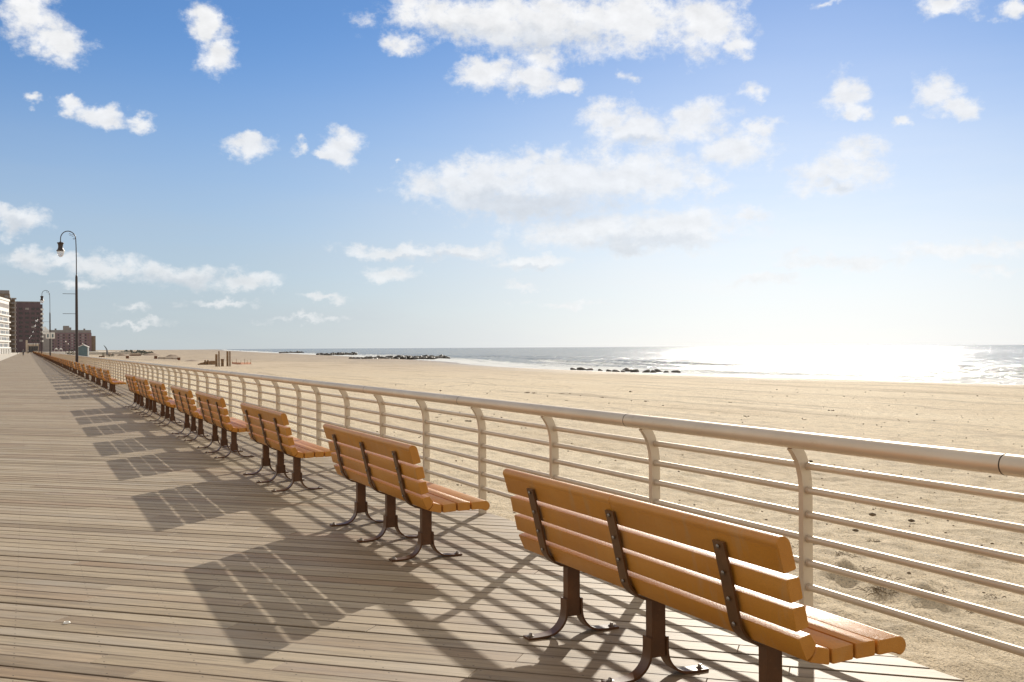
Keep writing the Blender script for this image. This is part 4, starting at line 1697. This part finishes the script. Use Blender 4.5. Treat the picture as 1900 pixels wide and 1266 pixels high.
nt.links.new(wa.outputs[0], wa2.inputs[0])
nt.links.new(ws2.outputs[0], wa2.inputs[1])
AW = wa2.outputs[0]


def field(blobs, soft=0.14):
    acc = None
    for (u, v, rx, ry, bias) in blobs:
        a, e = ang(u, v)
        sb = N(nt, 'ShaderNodeVectorMath', operation='SUBTRACT')
        nt.links.new(AW, sb.inputs[0])
        sb.inputs[1].default_value = (a, e, 0)
        ml = N(nt, 'ShaderNodeVectorMath', operation='MULTIPLY')
        nt.links.new(sb.outputs[0], ml.inputs[0])
        cu = math.cos(math.atan((u - 950) / FPX)) ** 2
        ml.inputs[1].default_value = (1 / (rx * PX * cu), 1 / (ry * PX), 0)
        ln = N(nt, 'ShaderNodeVectorMath', operation='LENGTH')
        nt.links.new(ml.outputs[0], ln.inputs[0])
        d = math2(nt, 'ADD', ln.outputs['Value'], bias) if bias else ln.outputs['Value']
        acc = d if acc is None else math2(nt, 'SMOOTH_MIN', acc, d, soft)
    return acc


clouds = [
    (55, 35, 62, 48, 0), (105, 80, 52, 34, 0), (385, 45, 42, 38, 0.05), (405, 95, 40, 34, 0.05),
    (130, 203, 30, 16, 0.15), (190, 218, 60, 19, 0.05), (262, 222, 30, 17, 0.05), (66, 198, 20, 11, 0.3),
    (452, 264, 50, 24, 0), (462, 248, 25, 18, 0), (636, 272, 34, 28, 0), (610, 288, 26, 10, 0.1), (560, 278, 22, 16, 0.4), (740, 300, 12, 10, 0.5),
    (860, 30, 150, 42, 0.0), (1010, 45, 150, 58, 0), (1170, 35, 150, 48, 0), (1320, 45, 70, 55, 0), (1365, 80, 34, 24, 0.1), (745, 80, 50, 26, 0.2), (1010, 105, 60, 40, 0.25),
    (905, 132, 62, 32, 0), (985, 148, 70, 30, 0.05), (1055, 158, 35, 16, 0.1), (1165, 140, 24, 18, 0.45),
    (1396, 178, 28, 20, 0.1), (1560, 180, 40, 34, 0), (1590, 208, 36, 18, 0.05), (1740, 170, 46, 32, 0.05), (1770, 200, 50, 22, 0.05), (1676, 226, 18, 11, 0.05),
    (1130, 215, 55, 34, 0.1), (1180, 245, 90, 38, 0.05), (1290, 235, 70, 38, 0), (1370, 275, 75, 34, 0.15), (1410, 235, 45, 16, 0.25),
    (1555, 320, 95, 38, 0.1), (1600, 285, 50, 30, 0.15), (1530, 345, 90, 24, 0.25),
    (900, 345, 125, 45, -0.1), (1020, 335, 185, 50, 0.0), (1180, 330, 130, 42, -0.1), (1000, 378, 180, 30, 0.05), (1310, 335, 50, 22, 0.2),
    (1100, 425, 130, 32, 0.0), (1260, 422, 150, 36, 0.0), (1200, 445, 190, 26, 0.15),
    (740, 464, 110, 15, 0.1), (860, 468, 90, 17, 0.1), (985, 485, 95, 14, 0.15), (715, 512, 60, 17, 0.1),
    (35, 408, 60, 22, 0.05), (55, 480, 62, 20, 0.05), (200, 495, 75, 24, 0.05), (330, 512, 130, 24, 0.15), (450, 525, 90, 18, 0.2), (605, 553, 50, 9, 0.2), (250, 575, 40, 14, 0.5),
    (1760, 8, 60, 22, 0.05), (1880, 14, 34, 18, 0.1), (1540, 5, 40, 10, 0.5),
    (1560, 485, 170, 18, 0.25), (1800, 460, 190, 18, 0.25), (1420, 520, 120, 14, 0.35), (1850, 500, 90, 14, 0.35), (980, 527, 40, 9, 0.3),
    (120, 480, 60, 14, 0.25), (150, 530, 90, 12, 0.45), (420, 560, 120, 10, 0.5), (560, 590, 120, 10, 0.55), (250, 600, 130, 9, 0.6), (1050, 560, 140, 10, 0.55), (1380, 400, 60, 16, 0.3)]
bases = [(1010, 385, 240, 38, 0), (920, 372, 110, 26, 0), (1190, 452, 190, 22, 0.1), (1010, 75, 170, 32, 0.2), (860, 58, 120, 20, 0.2), (800, 478, 150, 10, 0.1), (985, 493, 80, 8, 0.2),
         (330, 522, 150, 16, 0.1), (60, 490, 60, 12, 0.1), (40, 420, 50, 12, 0.2), (1180, 262, 90, 18, 0.4), (1560, 345, 90, 16, 0.4), (960, 165, 80, 10, 0.4)]
dist = field(clouds)
n_edge = noise_tex(nt, mapping(nt, A, scale=(1, 1.25, 1)), 34.0, 8, 0.66)
n_soft = noise_tex(nt, mapping(nt, A, scale=(1, 1.6, 1)), 9.0, 4, 0.55)
dens = math2(nt, 'ADD', math2(nt, 'SUBTRACT', 1.30, dist), math2(nt, 'MULTIPLY', math2(nt, 'SUBTRACT', n_edge.outputs[0], 0.5), 2.6))
mr = N(nt, 'ShaderNodeMapRange', interpolation_type='SMOOTHSTEP')
nt.links.new(dens, mr.inputs[0])
mr.inputs[1].default_value = -0.05
mr.inputs[2].default_value = 0.92
alpha = math2(nt, 'MULTIPLY', mr.outputs[0], 0.96)
# thin veil: high haze that thickens toward the horizon and, forward scattering, whitens toward the sun
veil_n = noise_tex(nt, mapping(nt, A, scale=(0.8, 5, 1)), 5.0, 6, 0.6, 0.3)
near_sun = N(nt, 'ShaderNodeMapRange', interpolation_type='SMOOTHSTEP')
nt.links.new(math2(nt, 'ABSOLUTE', math2(nt, 'SUBTRACT', az, SUN_AZ)), near_sun.inputs[0])
near_sun.inputs[1].default_value = 0.6
near_sun.inputs[2].default_value = 0.02
top = math2(nt, 'ADD', 0.30, math2(nt, 'MULTIPLY', near_sun.outputs[0], 0.07))
hz = N(nt, 'ShaderNodeMapRange', interpolation_type='SMOOTHSTEP')
nt.links.new(el, hz.inputs[0])
nt.links.new(top, hz.inputs[1])
hz.inputs[2].default_value = -0.02
veil = math2(nt, 'MULTIPLY', hz.outputs[0], ramp(nt, veil_n.outputs[0], [(0.3, g(0.86)), (0.7, g(1.0))]))
vcol = mixc(nt, near_sun.outputs[0], (4.95, 5.6, 6.15), (9.7, 9.75, 9.75))
bd = field(bases)
n_b = math2(nt, 'ADD', math2(nt, 'SUBTRACT', 1.2, bd), math2(nt, 'MULTIPLY', math2(nt, 'SUBTRACT', n_soft.outputs[0], 0.5), 0.8))
mb = N(nt, 'ShaderNodeMapRange', interpolation_type='SMOOTHSTEP')
nt.links.new(n_b, mb.inputs[0])
mb.inputs[1].default_value = 0.0
mb.inputs[2].default_value = 0.9
CW, CB = (9.4, 9.4, 9.4), (7.4, 7.65, 8.0)
ccol = mixc(nt, mb.outputs[0], CW, CB)
puff = noise_tex(nt, mapping(nt, A, scale=(1, 1.4, 1)), 38.0, 6, 0.6)
puff2 = noise_tex(nt, mapping(nt, A, loc=(-0.006, -0.010, 0), scale=(1, 1.4, 1)), 38.0, 6, 0.6)
rel = math2(nt, 'ADD', math2(nt, 'MULTIPLY', math2(nt, 'SUBTRACT', puff.outputs[0], puff2.outputs[0]), 0.34), 0.985)
ccol = mixc(nt, 1.0, ccol, rel, 'MULTIPLY')
hs = N(nt, 'ShaderNodeHueSaturation')
hs.inputs['Saturation'].default_value = 1.08
nt.links.new(sky.outputs[0], hs.inputs['Color'])
SKYMUL = mixc(nt, 1.0, hs.outputs[0], (0.96, 0.965, 1.02), 'MULTIPLY')
c1 = mixc(nt, math2(nt, 'MULTIPLY', veil, 0.97), SKYMUL, vcol)
# low clouds sink into the haze
fade = math2(nt, 'SUBTRACT', 1.0, math2(nt, 'MULTIPLY', hz.outputs[0], 0.36))
c2 = mixc(nt, math2(nt, 'MULTIPLY', alpha, fade), c1, ccol)
# broken warm cloud added out of view, overhead, inland and behind, as fill light
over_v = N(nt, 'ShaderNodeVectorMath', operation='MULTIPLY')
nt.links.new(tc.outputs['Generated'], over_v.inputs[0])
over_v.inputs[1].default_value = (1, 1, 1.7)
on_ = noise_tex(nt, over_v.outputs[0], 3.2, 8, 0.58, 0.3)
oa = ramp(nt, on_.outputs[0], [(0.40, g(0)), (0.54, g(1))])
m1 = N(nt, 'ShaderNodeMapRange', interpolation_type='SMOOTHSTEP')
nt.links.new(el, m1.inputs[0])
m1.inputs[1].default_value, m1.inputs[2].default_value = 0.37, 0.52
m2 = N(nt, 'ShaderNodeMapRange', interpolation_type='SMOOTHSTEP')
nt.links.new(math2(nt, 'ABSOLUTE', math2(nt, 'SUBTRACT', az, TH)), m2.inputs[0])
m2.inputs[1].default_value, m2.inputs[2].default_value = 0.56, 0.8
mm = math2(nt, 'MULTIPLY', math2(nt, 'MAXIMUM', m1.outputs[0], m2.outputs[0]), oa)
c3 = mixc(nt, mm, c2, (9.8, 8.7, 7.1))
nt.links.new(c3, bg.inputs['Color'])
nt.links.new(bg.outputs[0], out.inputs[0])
W.cycles.sampling_method = 'MANUAL'
W.cycles.sample_map_resolution = 512

cd = bpy.data.cameras.new('camera')
cam = bpy.data.objects.new('camera', cd)
COL.objects.link(cam)
cd.sensor_width = 36
cd.lens = 36 * FPX / 1900
cd.shift_y = (HZY - 633) / 1900
cd.clip_start = 0.05
cd.clip_end = 100000
fwd, right, up = Vector((st, ct, 0)), Vector((ct, -st, 0)), Vector((0, 0, 1))
r2 = right * cos(ROLL) - up * sin(ROLL)
u2 = right * sin(ROLL) + up * cos(ROLL)
m = Matrix((r2, u2, -fwd)).transposed().to_4x4()
cam.matrix_world = Matrix.Translation((0, 0, EYE)) @ m
S.camera = cam

S.view_settings.view_transform = 'Standard'
S.view_settings.look = 'None'
S.view_settings.exposure = 0.0
S.view_settings.gamma = 1.0
S.cycles.max_bounces = 6
S.cycles.diffuse_bounces = 3
S.cycles.glossy_bounces = 3
S.cycles.transmission_bounces = 5
S.cycles.sample_clamp_indirect = 6
S.cycles.use_denoising = True
S.render.resolution_x, S.render.resolution_y = 1024, 682
